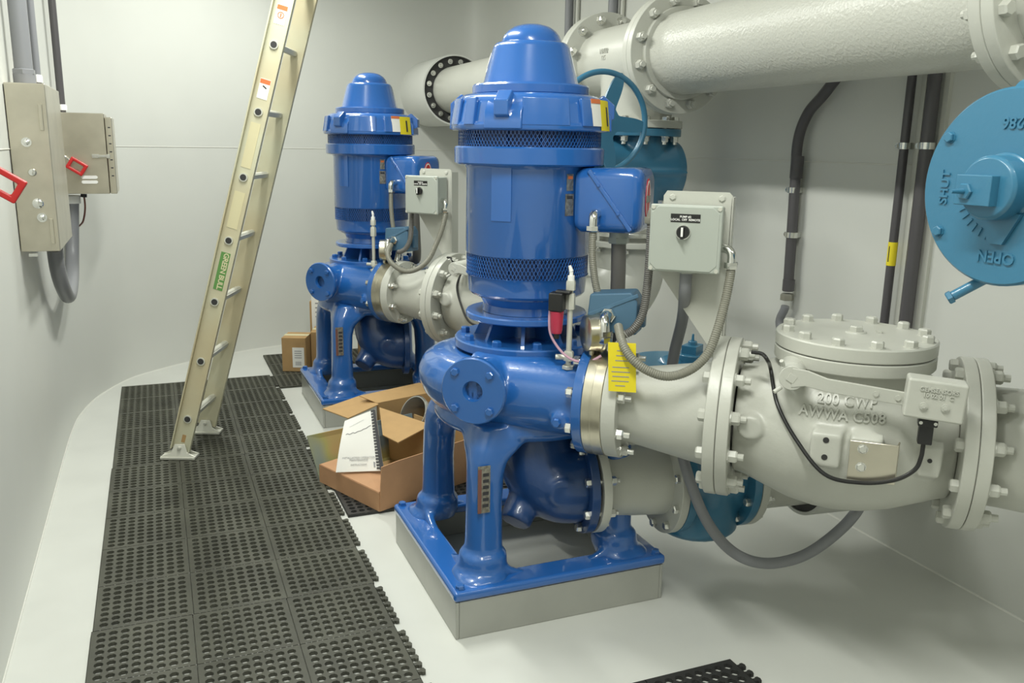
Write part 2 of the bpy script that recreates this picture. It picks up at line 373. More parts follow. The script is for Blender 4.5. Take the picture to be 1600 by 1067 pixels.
def build_pump(P, ang, which):
    F = frame(P, ang); A = Matrix.Translation(P)
    r = thing('pump', 'gloss blue vertical pump on four splayed legs, the %s of the two' % which, 'pump', (0, 0, .13), 'blue vertical pumps', A)
    # base frame
    b = B(); o = [(-.39, -.38), (.39, -.38), (.39, .38), (-.39, .38)]; i_ = [(-.285, -.275), (.285, -.275), (.285, .275), (-.285, .275)]
    vs = [(x, y, z) for z in (.131, .166) for q in (o, i_) for (x, y) in q]
    fs = []
    for k in range(4):
        k2 = (k + 1) % 4
        fs += [(k, k2, 4 + k2, 4 + k), (8 + k, 8 + k2, 12 + k2, 12 + k), (k, k2, 8 + k2, 8 + k), (4 + k, 4 + k2, 12 + k2, 12 + k)]
    b.add(vs, fs); obj('base_frame', b, M['blue'], r, A, bevel=.012, seg=3)
    me = bolt_mesh('base', .015, .0, .014, 0, M['bluecast'])
    for sx in (-1, 1):
        for sy in (-1, 1): child('bolt', me, r, A @ orient((sx * .362, sy * .352, .166), (0, 0, -1)))
    # pedestal: four legs flaring into the ring under the casing
    b = B(); LX, LYY = .245, .25
    for sx in (-1, 1):
        for sy in (-1, 1):
            secs = []
            for (z, h, k, rr) in ((.15, .090, .025, .06), (.170, .088, .02, .065), (.184, .080, .005, .068), (.232, .078, .002, .068), (.246, .061, 0, .05), (.40, .057, 0, .045), (.50, .058, -.004, .045), (.55, .064, -.014, .045), (.595, .088, -.045, .05), (.635, .115, -.085, .06), (.665, .125, -.105, .06)):
                secs.append(rsq(sx * (LX + k), sy * (LYY + k), h, h, rr, z))
            b.loft(secs)
    b.lathe([(.17, .595), (.30, .605), (.325, .63), (.31, .68), (.15, .68)], n=64)
    for sx in (-1, 1):   # low web running along the frame from each foot
        for sy in (-1, 1):
            b.prism([(sx * .30, sy * .318, .15), (sx * .30, sy * .318, .24), (sx * .21, sy * .318, .205), (sx * .14, sy * .318, .172), (sx * .07, sy * .318, .15)], (0, -sy * .03, 0))
            b.prism([(sx * .318, sy * .29, .15), (sx * .318, sy * .29, .24), (sx * .318, sy * .20, .205), (sx * .318, sy * .13, .172), (sx * .318, sy * .05, .15)], (-sx * .03, 0, 0))
    remesh(obj('pedestal', b, M['bluecast'], r, A), .009, 5)
    # casing
    def rf(t):   # t measured from basis u; volute swells to the far left
        return 1.0
    b = B()
    def vol(prof, n=64):
        vs = []; fs = []
        for (q, z) in prof:
            for k in range(n):
                t = 2 * PI * k / n
                s = 1 - .055 * (1 - math.cos(t - PI)) / 2 - .06 * max(0, math.sin(-t))
                vs.append(V((q * s * math.cos(t), q * s * math.sin(t), z)))
        m = len(prof)
        for i in range(m - 1):
            for k in range(n): fs.append((i * n + k, i * n + (k + 1) % n, (i + 1) * n + (k + 1) % n, (i + 1) * n + k))
        fs.append(tuple(reversed(range(n)))); fs.append(tuple((m - 1) * n + k for k in range(n))); b.add(vs, fs)
    vol([(.18, .625), (.27, .64), (.335, .665), (.37, .705), (.388, .75), (.388, .785), (.37, .822), (.335, .846), (.29, .859), (.24, .862)])
    b.cyl((-.10, -.226, .76), (.30, -.226, .76), .125, .122, 40)
    b.cyl((-.03, -.2, .80), (-.03, -.40, .80), .085, .08, 36); b.cyl((.235, -.30, .715), (.235, -.362, .715), .03, .028, 20); b.box((.262, -.32, .715), (.05, .06, .055))
    remesh(obj('casing', b, M['bluecast'], r, F), .0075, 6)
    b = B(); b.lathe([(.03, .0), (.105, 0), (.108, -.006), (.108, -.022), (.104, -.027), (.034, -.027), (.03, -.02), (.03, -.006)], (-.03, -.392, .80), (0, 1, 0), 48, closed=True)
    hc = obj('handhole_flange', b, M['bluecast'], r, F)
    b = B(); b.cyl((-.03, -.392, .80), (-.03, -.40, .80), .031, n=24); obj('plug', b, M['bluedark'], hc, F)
    b = B(); b.hexa((.232, -.362, .715), (0, -1, 0), .014, .014); obj('drain_plug', b, M['bluecast'], r, F)
    bolts(r, F, (-.03, -.419, .80), (0, 1, 0), .083, 4, bolt_mesh('hh', .0135, 0, .011, 0, M['bluecast']), .5)
    b = B(); b.ring(.105, FLG8, .283, .314, (0, -.226, .76), (1, 0, 0), 56); obj('discharge_flange', b, M['bluecast'], r, F, bevel=.003)
    b = B(); b.lathe([(.16, .869), (.246, .869), (.250, .873), (.250, .897), (.246, .9015), (.16, .9015)], n=72); obj('casing_cover', b, M['bluecast'], r, F)
    me = bolt_mesh('cover', .0165, 0.0, .021, 0, M['bluecast'])
    for k in range(10): child('bolt', me, r, F @ orient((.218 * math.cos(2 * PI * (k + .3) / 10), .218 * math.sin(2 * PI * (k + .3) / 10), .9005), (0, 0, -1)))
    b = B(); b.lathe([(.06, .88), (.055, .92), (.055, .96), (.06, .978)], n=40)
    for k in range(8):
        t = 2 * PI * (k + .35) / 8; c, s = math.cos(t), math.sin(t); n = V((-s, c, 0)) * .006
        b.prism([V((c * .05, s * .05, .895)) - n, V((c * .185, s * .185, .895)) - n, V((c * .145, s * .145, .985)) - n, V((c * .05, s * .05, .985)) - n], n * 2)
    obj('motor_stool', b, M['bluecast'], r, F)
    b = B(); b.lathe([(.15, .972), (.208, .972), (.212, .976), (.212, .990), (.208, .994), (.15, .994)], n=64); obj('stool_plate', b, M['blue'], r, F)
    # suction elbow inside the legs
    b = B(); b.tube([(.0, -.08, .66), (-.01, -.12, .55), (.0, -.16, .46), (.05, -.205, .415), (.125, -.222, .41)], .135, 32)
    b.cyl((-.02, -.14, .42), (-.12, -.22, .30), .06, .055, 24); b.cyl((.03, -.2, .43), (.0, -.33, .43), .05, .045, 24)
    remesh(obj('suction_elbow', b, M['blue_in_shade'], r, A), .009, 4)
    b = B(); b.ring(.11, FLG8, -.03, .0, (.145, -.225, .41), (.985, -.17, 0), 48); obj('suction_flange', b, M['blue_in_shade'], r, A, bevel=.003)
    # nameplate on the front leg
    b = B(); b.box((-.268, -.3105, .475), (.042, .003, .16)); npl = obj('name_plate', b, M['plate'], r, A); npl['label'] = 'stamped metal nameplate'
    b = B(); b.box((-.283, -.3123, .47), (.012, .001, .15)); obj('plate_band', b, M['brownplate'], npl, A)
    b = B()
    for k in range(6): b.box((-.262, -.3123, .42 + k * .021), (.02, .001, .011))
    obj('plate_fields', b, M['ink'], npl, A)
    return r

def cyl_patch(a0, a1, r, z0, z1, t=.002, n=8, r1=None):
    b = B(); vs = []; fs = []
    r1 = r if r1 is None else r1
    for k in range(n + 1):
        a = math.radians(a0 + (a1 - a0) * k / n); c, s = math.cos(a), math.sin(a)
        vs += [(r * c, r * s, z0), (r1 * c, r1 * s, z1), ((r + t) * c, (r + t) * s, z0), ((r1 + t) * c, (r1 + t) * s, z1)]
    for k in range(n):
        i = 4 * k; j = i + 4
        fs += [(i + 2, j + 2, j + 3, i + 3), (i, i + 1, j + 1, j), (i, j, j + 2, i + 2), (i + 1, i + 3, j + 3, j + 1)]
    fs += [(0, 2, 3, 1), (4 * n, 4 * n + 1, 4 * n + 3, 4 * n + 2)]
    return b.add(vs, fs)
def screen(r, z0, z1, nu=110, nv=5, w=.0022):
    """expanded-metal screen: crossing helical strands round a cylinder"""
    b = B(); dz = (z1 - z0) / nv
    for k in range(nu):
        for sgn in (-1, 1):
            vs = []; fs = []
            for j in range(nv + 1):
                a = 2 * PI * (k + sgn * j * .5) / nu; z = z0 + dz * j; c, s = math.cos(a), math.sin(a)
                vs += [(r * c, r * s, z - w / 2), (r * c, r * s, z + w), ((r - .003) * c, (r - .003) * s, z + w)]
            for j in range(nv):
                i = 3 * j; fs += [(i, i + 3, i + 4, i + 1), (i + 1, i + 4, i + 5, i + 2)]
            b.add(vs, fs)
    return b

def build_motor(P, ang, which, dome_mark):
    F = frame(P, ang)
    r = thing('electric_motor', 'tall gloss blue electric motor with domed cap on top of the %s pump' % which, 'motor', (0, 0, .995), 'blue vertical motors', F)
    b = B(); b.lathe([(.155, .995), (.15, 1.02), (.165, 1.045), (.18, 1.05), (.18, 1.062), (.150, 1.062)], n=56); obj('motor_foot', b, M['blue'], r, F)
    b = B(); b.lathe([(.15, 1.055), (.196, 1.058), (.203, 1.066), (.208, 1.12), (.213, 1.126), (.19, 1.126)], n=72); obj('lower_skirt', b, M['blue'], r, F)
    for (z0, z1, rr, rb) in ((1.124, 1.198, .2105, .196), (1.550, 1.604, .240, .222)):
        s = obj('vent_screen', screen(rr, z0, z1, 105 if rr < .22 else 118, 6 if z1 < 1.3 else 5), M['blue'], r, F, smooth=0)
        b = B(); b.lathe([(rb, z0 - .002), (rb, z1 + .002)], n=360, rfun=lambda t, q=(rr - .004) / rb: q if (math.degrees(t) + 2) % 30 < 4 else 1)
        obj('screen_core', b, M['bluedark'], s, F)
    b = B(); b.lathe([(.19, 1.196), (.211, 1.196), (.2135, 1.20), (.2125, 1.478), (.219, 1.488), (.247, 1.492), (.252, 1.497), (.253, 1.545), (.249, 1.550), (.23, 1.552)], n=80)
    hs = obj('housing', b, M['blue'], r, F)
    pb = cyl_patch(-105, -86, .2128, 1.315, 1.487, .004, 6); obj('access_panel', pb, M['blue'], r, F, bevel=.001, seg=1)
    b = B(); b.lathe([(.23, 1.600), (.258, 1.600), (.263, 1.604), (.264, 1.618), (.256, 1.628), (.246, 1.680), (.238, 1.702), (.222, 1.714), (.18, 1.720), (.1, 1.720)], n=80)
    for k in range(4):
        for d, h in ((30, 17), (62, 5)):
            a = -90 + 90 * k + d
            q = cyl_patch(a - h, a + h, .256, 1.616, 1.700, .010 if h > 9 else .014, 6, .242); b.add(q.v, q.f)
    obj('upper_bell', b, M['blue'], r, F, bevel=.003, seg=2)
    for k, a in enumerate((-90, 180, 90, 24)):
        R = Matrix.Rotation(math.radians(a), 4, 'Z'); b = B()
        b.prism([R @ V(p) for p in ((.225, -.024, 1.71), (.242, -.024, 1.722), (.282, -.024, 1.690), (.282, -.024, 1.645), (.25, -.024, 1.632))], R @ V((0, .048, 0)))
        b.prism([R @ V(p) for p in ((.23, -.062, 1.695), (.265, -.062, 1.655), (.268, -.062, 1.604), (.23, -.062, 1.604))], R @ V((0, .124, 0)))
        obj('lifting_lug', b, M['blue'], r, F, bevel=.004)
    b = B(); b.lathe([(.1, 1.714), (.19, 1.716), (.194, 1.720), (.194, 1.743), (.190, 1.748), (.1, 1.748)], n=72); obj('cap_flange', b, M['blue'], r, F)
    b = B(); b.lathe([(.164, 1.746), (.158, 1.754), (.127, 1.866), (.121, 1.877), (.113, 1.882), (.100, 1.882), (.098, 1.891), (.092, 1.905), (.080, 1.919), (.061, 1.932), (.035, 1.940), (.0001, 1.943)], n=80)
    cp = obj('domed_cap', b, M['blue'], r, F, smooth=60)
    # painted numeral on the cap's left
    tb = text_b(dome_mark, .085, .0006, bold=.002)
    def wrap(p):
        z = 1.815 + p.y; rad = .158 + (.127 - .158) * (z - 1.754) / .112 + .0015 + p.z
        a = math.radians(-155) + p.x / rad; return (rad * math.cos(a), rad * math.sin(a), z)
    obj('painted_number', mapb(tb, wrap), M['white'], cp, F, smooth=0)
    # labels
    l = obj('warning_label', cyl_patch(-24, -12, .2665, 1.618, 1.70, .001, 4, .256), M['paper'], r, F); l['label'] = 'white warning label with an orange header'
    obj('label_header', cyl_patch(-24, -12, .2588, 1.688, 1.702, .0012, 4, .2562), M['orange'], l, F)
    l = obj('rotation_label', cyl_patch(-12, 8, .2670, 1.605, 1.70, .001, 4, .257), M['yellow'], r, F); l['label'] = 'yellow label with a black arrow'
    obj('arrow', cyl_patch(-2, 0.5, .268, 1.62, 1.68, .0012, 2, .2605), M['ink'], l, F)
    for (z0, z1, a) in ((1.415, 1.468, 3.6), (1.335, 1.405, 4.6)):
        l = obj('name_plate', cyl_patch(-33 - a, -33 + a, .2135, z0, z1, .0015, 4), M['plate'], r, F)
        obj('plate_header', cyl_patch(-33 - a * .7, -33 + a * .7, .2152, z1 - .016, z1 - .006, .0006, 3), M['orange'] if z0 > 1.4 else M['ink'], l, F)
    # terminal box: two rounded halves meeting on a diagonal seam
    b = B(); secs = []
    for (x, hy_, zc, hz, rr) in ((.195, .105, 1.385, .092, .03), (.215, .118, 1.385, .103, .035), (.38, .118, 1.388, .104, .035), (.402, .112, 1.388, .098, .04), (.412, .095, 1.388, .082, .04)):
        secs.append([V((x + (.0 if p.y > 0 else 0), p.x, zc + p.y)) for p in rsq(0, 0, hy_, hz, rr, 0, 6)])
    b.loft(secs)
    tb = obj('terminal_box', b, M['blue'], r, F, smooth=50)
    b = B(); d = V((.15, 0, -.195)).normalized(); q = V((.195, 0, .15)).normalized()
    c0 = V((.312, 0, 1.388)); L = .118
    b.prism([c0 - d * L + V((0, -.1235, 0)) - q * .007, c0 + d * L + V((0, -.1235, 0)) - q * .007, c0 + d * L + V((0, -.1235, 0)) + q * .007, c0 - d * L + V((0, -.1235, 0)) + q * .007], (0, .012, 0))
    b.prism([c0 - d * L + V((0, .1235, 0)) - q * .007, c0 + d * L + V((0, .1235, 0)) - q * .007, c0 + d * L + V((0, .1235, 0)) + q * .007, c0 - d * L + V((0, .1235, 0)) + q * .007], (0, -.012, 0))
    obj('box_seam', b, M['blue'], tb, F, bevel=.003)
    me = bolt_mesh('seam', .006, 0, .005, 0, M['blue'])
    for t in (-.06, .05): child('screw', me, tb, F @ orient(c0 + d * t + V((0, -.1235, 0)), (0, 1, 0)))
    b = B(); n = 28
    b.lathe([(.001, 0), (1, 0), (1, .003), (.001, .003)], (0, 0, 0), (0, 0, 1), n); b.v = [V((.411 + p.z, p.x * .034 - .01, 1.392 + p.y * .066)) for p in b.v]
    bd = obj('badge', b, M['red'], tb, F); bd['label'] = 'red oval maker badge'
    b = B(); b.box((.4145, -.01, 1.392), (.0015, .066, .022)); obj('badge_band', b, M['plate'], bd, F)
    b = B(); b.ring(.8, .9, 0, .001, n=n); b.v = [V((.4142 + p.z, p.x * .034 - .01, 1.392 + p.y * .066)) for p in b.v]; obj('badge_outline', b, M['paper'], bd, F)
    return r

def build_reducer(P, ang, which):
    F = frame(P, ang); c = (0, -.226, .76); ax = (1, 0, 0)
    b = B(); b.ring(.105, FLG8, .3145, .3755, c, ax, 64); b.ring(.155, FLG8 + .0006, .338, .345, c, ax, 64)
    single('spacer_ring', b, M['ring'], 'polished metal spacer ring between blue flange and reducer of the %s pump' % which, 'spacer ring', 'polished spacer rings', F, bevel=.0015, seg=1)
    r = thing('pipe_reducer', 'cream-grey conical pipe reducer leaving the discharge flange of the %s pump' % which, 'pipe reducer', (.55, -.226, .5), 'discharge reducers', F)
    b = B(); b.lathe([(.118, .376), (.118, .425), (.121, .45), (.158, .665), (.165, .69), (.165, .72)], c, ax, 56); obj('reducer_body', b, M['pipe'], r, F)
    b = B(); b.ring(.10, FLG8, .376, .421, c, ax, 56); obj('flange', b, M['pipe'], r, F, bevel=.003)
    b = B(); b.ring(.15, FLG12, .690, .7245, c, ax, 72); obj('flange', b, M['pipe'], r, F, bevel=.004)
    bolts(r, F, (.278, -.226, .76), ax, .149, 8, bolt_mesh('b8', .0165, .143, .02, .02, M['zinc'], .022), .5)
    bolts(r, F, (.69, -.226, .76), ax, .216, 12, bolt_mesh('b12', .0185, .0705, .02, .024, M['pipe'], .02), .5)
    return r

def build_check_valve(P, ang, which, detail=True):
    F = frame(P, ang); c = (0, -.226, .76); ax = (1, 0, 0); CX, Y0, Z0 = 1.072, -.226, .76
    r = thing('check_valve', 'cream-grey swing check valve with round bolted lid and side lever, on the %s pump' % which, 'check valve', (CX, Y0, .5), 'swing check valves', F)
    prof = [(.16, .765), (.168, .80), (.192, .86), (.218, .93), (.232, 1.0), (.236, 1.06), (.230, 1.13), (.214, 1.20), (.188, 1.27), (.168, 1.32), (.16, 1.35)]
    b = B(); b.lathe(prof, c, ax, 56); b.cyl((CX, Y0, .78), (CX, Y0, .975), .185, .19, 48)
    b.cyl((.915, -.28, .962), (.915, -.455, .962), .036, .034, 24)                                         # hinge boss
    b.cyl((.815, -.34, .79), (.815, -.425, .79), .037, .035, 24)                                        # side plug
    def surf(x, z):
        R = .16
        for (r0, x0), (r1, x1) in zip(prof, prof[1:]):
            if x0 <= x <= x1: R = r0 + (r1 - r0) * (x - x0) / (x1 - x0)
        k = R * R - (z - Z0) ** 2
        return Y0 - math.sqrt(max(k, .0004))
    if detail:
        for (x0, x1, z0, z1, dep) in ((.978, 1.055, .725, .815, .024), (1.075, 1.155, .70, .815, .024), (1.25, 1.305, .72, .80, .03)):
            yb = surf((x0 + x1) / 2, .77) - dep
            b.prism([(x0 - .004, yb + .06, z0 - .03), (x0, yb, z0), (x0, yb, z1), (x0 + .006, yb + .026, z1 + .016)], (x1 - x0, 0, 0))
    remesh(obj('valve_body', b, M['pipe'], r, F), .0065, 3)
    for (x0, x1) in ((.7255, .76), (1.35, 1.3845)):
        b = B(); b.ring(.14, FLG12, x0, x1, c, ax, 72); obj('flange', b, M['pipe'], r, F, bevel=.004)
    b = B(); b.ring(.15, FLG12 - .006, .7243, .7262, c, ax, 64); obj('gasket', b, M['gasket'], r, F)
    b = B(); b.ring(.15, FLG12 - .006, 1.3840, 1.3862, c, ax, 64); obj('gasket', b, M['gasket'], r, F)
    b = B(); b.lathe([(.17, .968), (.215, .968), (.218, .972), (.218, 1.002), (.214, 1.0055), (.1, 1.0055)], (CX, Y0, 0), n=80); obj('lid_seat', b, M['pipe'], r, F)
    b = B(); b.lathe([(.1, 1.0075), (.214, 1.0075), (.218, 1.011), (.218, 1.043), (.214, 1.047), (.05, 1.050), (.0001, 1.050)], (CX, Y0, 0), n=80)
    b.lathe([(.03, 1.05), (.028, 1.054), (.0001, 1.054)], (CX, Y0, 0), n=24); b.hexa((CX, Y0, 1.054), (0, 0, 1), .02, .016); b.box((CX + .062, Y0 + .03, 1.053), (.016, .03, .006))
    lid = obj('lid', b, M['pipe'], r, F)
    b = B(); b.ring(.15, .2135, 1.0052, 1.0078, (CX, Y0, 0), n=72); obj('gasket', b, M['gasket'], r, F)
    me = bolt_mesh('lid', .0175, .003, .02, 0, M['pipe'])
    for k in range(12):
        t = 2 * PI * (k + .5) / 12; child('bolt', me, r, F @ orient((CX + .19 * math.cos(t), Y0 + .19 * math.sin(t), 1.047), (0, 0, -1), None, t))
    bolts(r, F, (1.35, Y0, Z0), ax, .216, 12, bolt_mesh('b12', .0185, .0705, .02, .024, M['pipe'], .02), .5)
    # lever arm and limit switch box
    b = B(); y = -.475
    b.cyl((.915, y + .03, .962), (.915, y - .012, .962), .033, n=28)
    b.prism([(.915, y - .004, .990), (.955, y - .004, .986), (1.005, y - .004, .970), (1.20, y - .004, .954), (1.20, y - .004, .919), (1.005, y - .004, .934), (.95, y - .004, .944), (.915, y - .004, .936)], (0, -.010, 0))
    la = obj('lever_arm', b, M['pipe'], r, F, bevel=.002)
    b = B(); b.box((.915, y - .013, .962), (.022, .004, .022), Matrix.Rotation(.5, 3, 'Y')); b.cyl((.890, y, .992), (.885, y - .01, 1.007), .006); b.cyl((.890, y, .932), (.873, y - .012, .919), .006)
    obj('shaft_end', b, M['pipe'], la, F, bevel=.001)
    for x, z in ((1.125, .944), (1.178, .939)):
        b = B(); b.cyl((x, y - .013, z), (x, y - .018, z), .007, n=12); obj('rivet', b, M['pipe'], la, F)
    b = B(); b.box((1.260, y - .028, .951), (.138, .066, .102), Matrix.Rotation(.05, 3, 'Y')); sw = obj('switch_box', b, M['pipe'], r, F, bevel=.007, seg=3)
    yf = y - .0612
    obj('raised_lettering', xf(text_b('GEMSENSORS\n10 02 01  C', .0145, .003, bold=.0006), plane_m((1.264, yf, .972), (1, 0, -.05), (.05, 0, 1))), M['pipe'], sw, F, smooth=0)
    for x in (1.233, 1.282):
        b = B(); b.cyl((x, yf + .003, .938), (x, yf - .006, .938), .0095, n=16); b.cyl((x, yf - .006, .938), (x, yf - .009, .938), .0055, n=6); obj('screw', b, M['pipe'], sw, F)
    b = B(); b.box((1.250, y - .022, .858), (.034, .026, .06)); b.box((1.252, y - .022, .886), (.046, .03, .02)); cn = obj('cable_plug', b, M['black'], r, F, bevel=.003)
    b = B()
    for s in (-1, 1): b.cyl((1.252 + s * .017, y - .036, .887), (1.252 + s * .017, y - .040, .887), .0045, n=10)
    obj('plug_screw', b, M['zinc'], cn, F)
    b = B(); b.tube([(1.249, y - .022, .830), (1.247, y - .024, .79), (1.235, y - .026, .755), (1.19, y - .03, .722), (1.11, y - .028, .702), (1.02, y - .026, .712), (.94, surf(.94, .785) - .014, .785),
                     (.882, surf(.882, .865) - .012, .865), (.853, surf(.853, .93) - .014, .94), (.845, -.40, .985), (.828, -.385, .998), (.80, -.375, .998)], .0056, 10)
    obj('cable', b, M['black'], r, F)
    if detail:
        def stick(p): x = p.x; z = p.y; return (x, surf(x, z) - .0025 - p.z, z)
        for (t, x, z, s) in (('200 CWP', 1.060, .898, .036), ('AWWA C508', 1.050, .862, .036)):
            tb = xf(text_b(t, s, .004, bold=.0008, spacing=1.05), Matrix.Translation((x, z, 0)))
            obj('cast_lettering', mapb(tb, stick), M['pipe'], r, F, smooth=0)
        yb = surf(1.0165, .77) - .024
        for z in (.801, .753):
            b = B(); b.cyl((1.016, yb + .004, z), (1.016, yb - .0015, z), .008, n=16); obj('threaded_hole', b, M['gasket'], r, F)
        b = B(); b.box((1.135, yb - .005, .757), (.118, .006, .108)); b.prism([(1.19, yb - .002, .703), (1.196, yb + .03, .703), (1.196, yb + .03, .811), (1.19, yb - .002, .811)], (.004, 0, 0))
        sp = obj('bracket_plate', b, M['stain'], r, F, bevel=.001, seg=1); sp['label'] = 'bare stainless bracket plate'
        me = bolt_mesh('plate', .012, 0, .009, 0, M['zinc'])
        for z in (.792, .742): child('bolt', me, sp, F @ orient((1.108, yb - .008, z), (0, 1, 0)))
        b = B(); b.cyl((1.276, surf(1.2775, .77) - .026, .765), (1.276, surf(1.2775, .77) - .0318, .765), .006, n=12); obj('threaded_hole', b, M['gasket'], r, F)
    return r

def build_discharge_elbow(P, ang, which, riser, ztop):
    F = frame(P, ang); Fi = F.inverted(); q = Fi @ V((riser[0], riser[1], .76))
    r = thing('discharge_elbow', 'cream-grey flanged elbow turning up to the header behind the check valve of the %s pump' % which, 'pipe elbow', (1.44, -.226, .5), 'discharge elbows', F)
    b = B(); b.tube([(1.39, -.226, .76), (1.46, -.226, .76), (q.x - .06, q.y * .6 - .226 * .4, .80), (q.x, q.y, .92), (q.x, q.y, 1.05), (q.x, q.y, ztop)], .166, 36); obj('elbow_body', b, M['pipe'], r, F, smooth=60)
    b = B(); b.ring(.15, FLG12, 1.3855, 1.420, (0, -.226, .76), (1, 0, 0), 72); obj('flange', b, M['pipe'], r, F, bevel=.004)
    return r

def build_controls(P, ang, which, num, hidden_text):
    F = frame(P, ang)
    r = thing('control_station', 'grey selector-switch box on a painted bracket beside the %s motor' % which, 'control box', (.58, -.25, 1.2), 'selector switch boxes', F)
    y0 = -.30
    b = B(); b.box((.583, y0 + .052, 1.298), (.198, .085, .186)); obj('enclosure', b, M['grey'], r, F, bevel=.006)
    b = B(); b.box((.583, y0 + .004, 1.298), (.208, .012, .196)); lid = obj('lid', b, M['grey'], r, F, bevel=.005)
    b = B(); b.prism([(.483 + a * .196, y0 - .004, 1.2045 + c * .187) for a, c in ((.1, 0), (.9, 0), (1, .1), (1, .9), (.9, 1), (.1, 1), (0, .9), (0, .1))], (0, .006, 0)); obj('lid_panel', b, M['grey'], lid, F, bevel=.003)
    for a in (.488, .678):
        for c in (1.209, 1.387):
            b = B(); b.cyl((a, y0, c), (a, y0 - .005, c), .006, n=12); obj('lid_screw', b, M['alu'], lid, F)
    b = B(); b.box((.582, y0 - .0048, 1.358), (.085, .0012, .024)); lb = obj('legend_plate', b, M['black'], r, F); lb['label'] = 'black legend plate with white words'
    b = text_b('PUMP #%s\nLOCAL  OFF  REMOTE' % num, .0085, .0003, bold=.0002); obj('legend', xf(b, plane_m((.582, y0 - .0056, 1.3575), (1, 0, 0), (0, 0, 1))), M['white'], lb, F, smooth=0)
    b = B(); b.lathe([(.019, 0), (.019, .012), (.016, .018), (.0001, .018)], (.578, y0 - .004, 1.318), (0, -1, 0), 28); b.box((.578, y0 - .024, 1.316), (.009, .014, .034)); kn = obj('selector_knob', b, M['black'], r, F)
    b = B(); b.box((.578, y0 - .0315, 1.320), (.006, .002, .026)); obj('pointer', b, M['white'], kn, F)
    b = B(); b.ring(.018, .0215, -.001, .006, (.578, y0 - .004, 1.318), (0, -1, 0), 28); obj('knob_bezel', b, M['chrome'], kn, F)
    yp = -.198
    b = B(); b.prism([(.497, yp, 1.415), (.507, yp, 1.43), (.69, yp, 1.43), (.70, yp, 1.42), (.70, yp, .965), (.665, yp, .955), (.49, yp, 1.19), (.497, yp, 1.20)], (0, .006, 0))
    b.box((.70, yp + .03, 1.19), (.006, .06, .45))
    br = obj('mounting_bracket', b, M['pipe'], r, F)
    b = B(); b.prism([(.66, yp, .965), (.66, yp + .06, .965), (.70, yp + .06, .965), (.70, yp, .965)], (0, 0, .012)); obj('bracket_foot', b, M['pipe'], br, F)
    me = bolt_mesh('br', .0095, 0, .006, 0, M['pipe'])
    for x in (.525, .67): child('bolt', me, br, F @ orient((x, yp, 1.412), (0, 1, 0)))
    # small junction box
    j = thing('junction_box', 'small slate-blue conduit box beside the gauge at the %s pump discharge' % which, 'junction box', (.365, -.17, .95), 'slate-blue conduit boxes', F)
    yj = -.235; X0, X1 = .285, .440
    b = B()
    b.prism([(X0 - .004, yj, 1.02), (X0 + .004, yj, 1.105), (X1 - .02, yj, 1.118), (X1, yj, 1.09), (X1, yj, .985), (X0 + .05, yj, .985)], (0, .10, 0)); jb = obj('box_body', b, M['tealgrey'], j, F, bevel=.006)
    b = B(); d = V((.14, 0, .065)).normalized(); c0 = V((.365, yj - .003, 1.075)); n = V((-.065, 0, .14)).normalized()
    b.prism([c0 - d * .085 - n * .006, c0 + d * .085 - n * .006, c0 + d * .085 + n * .006, c0 - d * .085 + n * .006], (0, .012, 0)); obj('cover_rim', b, M['tealgrey'], j, F, bevel=.002)
    b = B(); b.box((.452, yj + .05, 1.04), (.014, .03, .07)); obj('hub', b, M['tealgrey'], j, F, bevel=.003)
    b = B(); b.cyl((.345, -.19, .985), (.345, -.226, .875), .014, n=16); obj('support_nipple', b, M['zinc'], j, F)
    # gauge
    g = thing('pressure_gauge', 'round stainless pressure gauge on a brass stem at the %s pump discharge' % which, 'pressure gauge', (.305, -.27, .88), 'pressure gauges', F)
    gx = V((.82, .57, 0)); gc = V((.312, -.275, .99))
    b = B(); b.lathe([(.0001, -.026), (.045, -.026), (.056, -.022), (.058, .016), (.062, .020), (.062, .026), (.054, .028)], gc, gx, 40); obj('gauge_case', b, M['ring'], g, F)
    b = B(); b.lathe([(.053, .0262), (.0001, .0262)], gc, gx, 40); obj('gauge_lens', b, M['glass'], g, F)
    b = B(); b.cyl(gc + V((0, 0, -.055)), gc + V((0, 0, -.09)), .009, n=12); b.hexa(gc + V((0, 0, -.075)), (0, 0, -1), .014, .016); b.tube([gc + V((0, 0, -.085)), gc + V((.0, .02, -.105)), gc + V((.01, .04, -.13))], .008, 10); obj('gauge_stem', b, M['ring'], g, F)
    # standpipe with a small air valve, red filter bowl and tubing
    s = thing('vent_standpipe', 'slim metal standpipe with a white nipple beside the %s motor stool' % which, 'standpipe', (.232, -.27, .87), 'vent standpipes', F)
    x, y = .238, -.275
    b = B(); b.cyl((x, y, .862), (x, y, 1.13), .0085, n=14); obj('pipe', b, M['alu'], s, F)
    b = B(); b.cyl((x, y, .862), (x, y, 1.14), .009, n=12); b.hexa((x, y, .868), (0, 0, 1), .02, .012); b.hexa((x, y, .895), (0, 0, 1), .017, .03); b.cyl((x, y, .905), (x - .04, y - .01, .905), .009); b.hexa((x, y, 1.06), (0, 0, 1), .016, .05); b.hexa((x, y, 1.12), (0, 0, 1), .015, .03); obj('tee_fitting', b, M['alu'], s, F)
    b = B(); b.cyl((x, y, 1.145), (x, y, 1.165), .011, n=12); b.cyl((x, y, 1.165), (x, y, 1.178), .006, n=10); b.cyl((x, y, 1.178), (x - .006, y, 1.196), .007, .0045, 10); obj('white_nipple', b, M['white'], s, F)
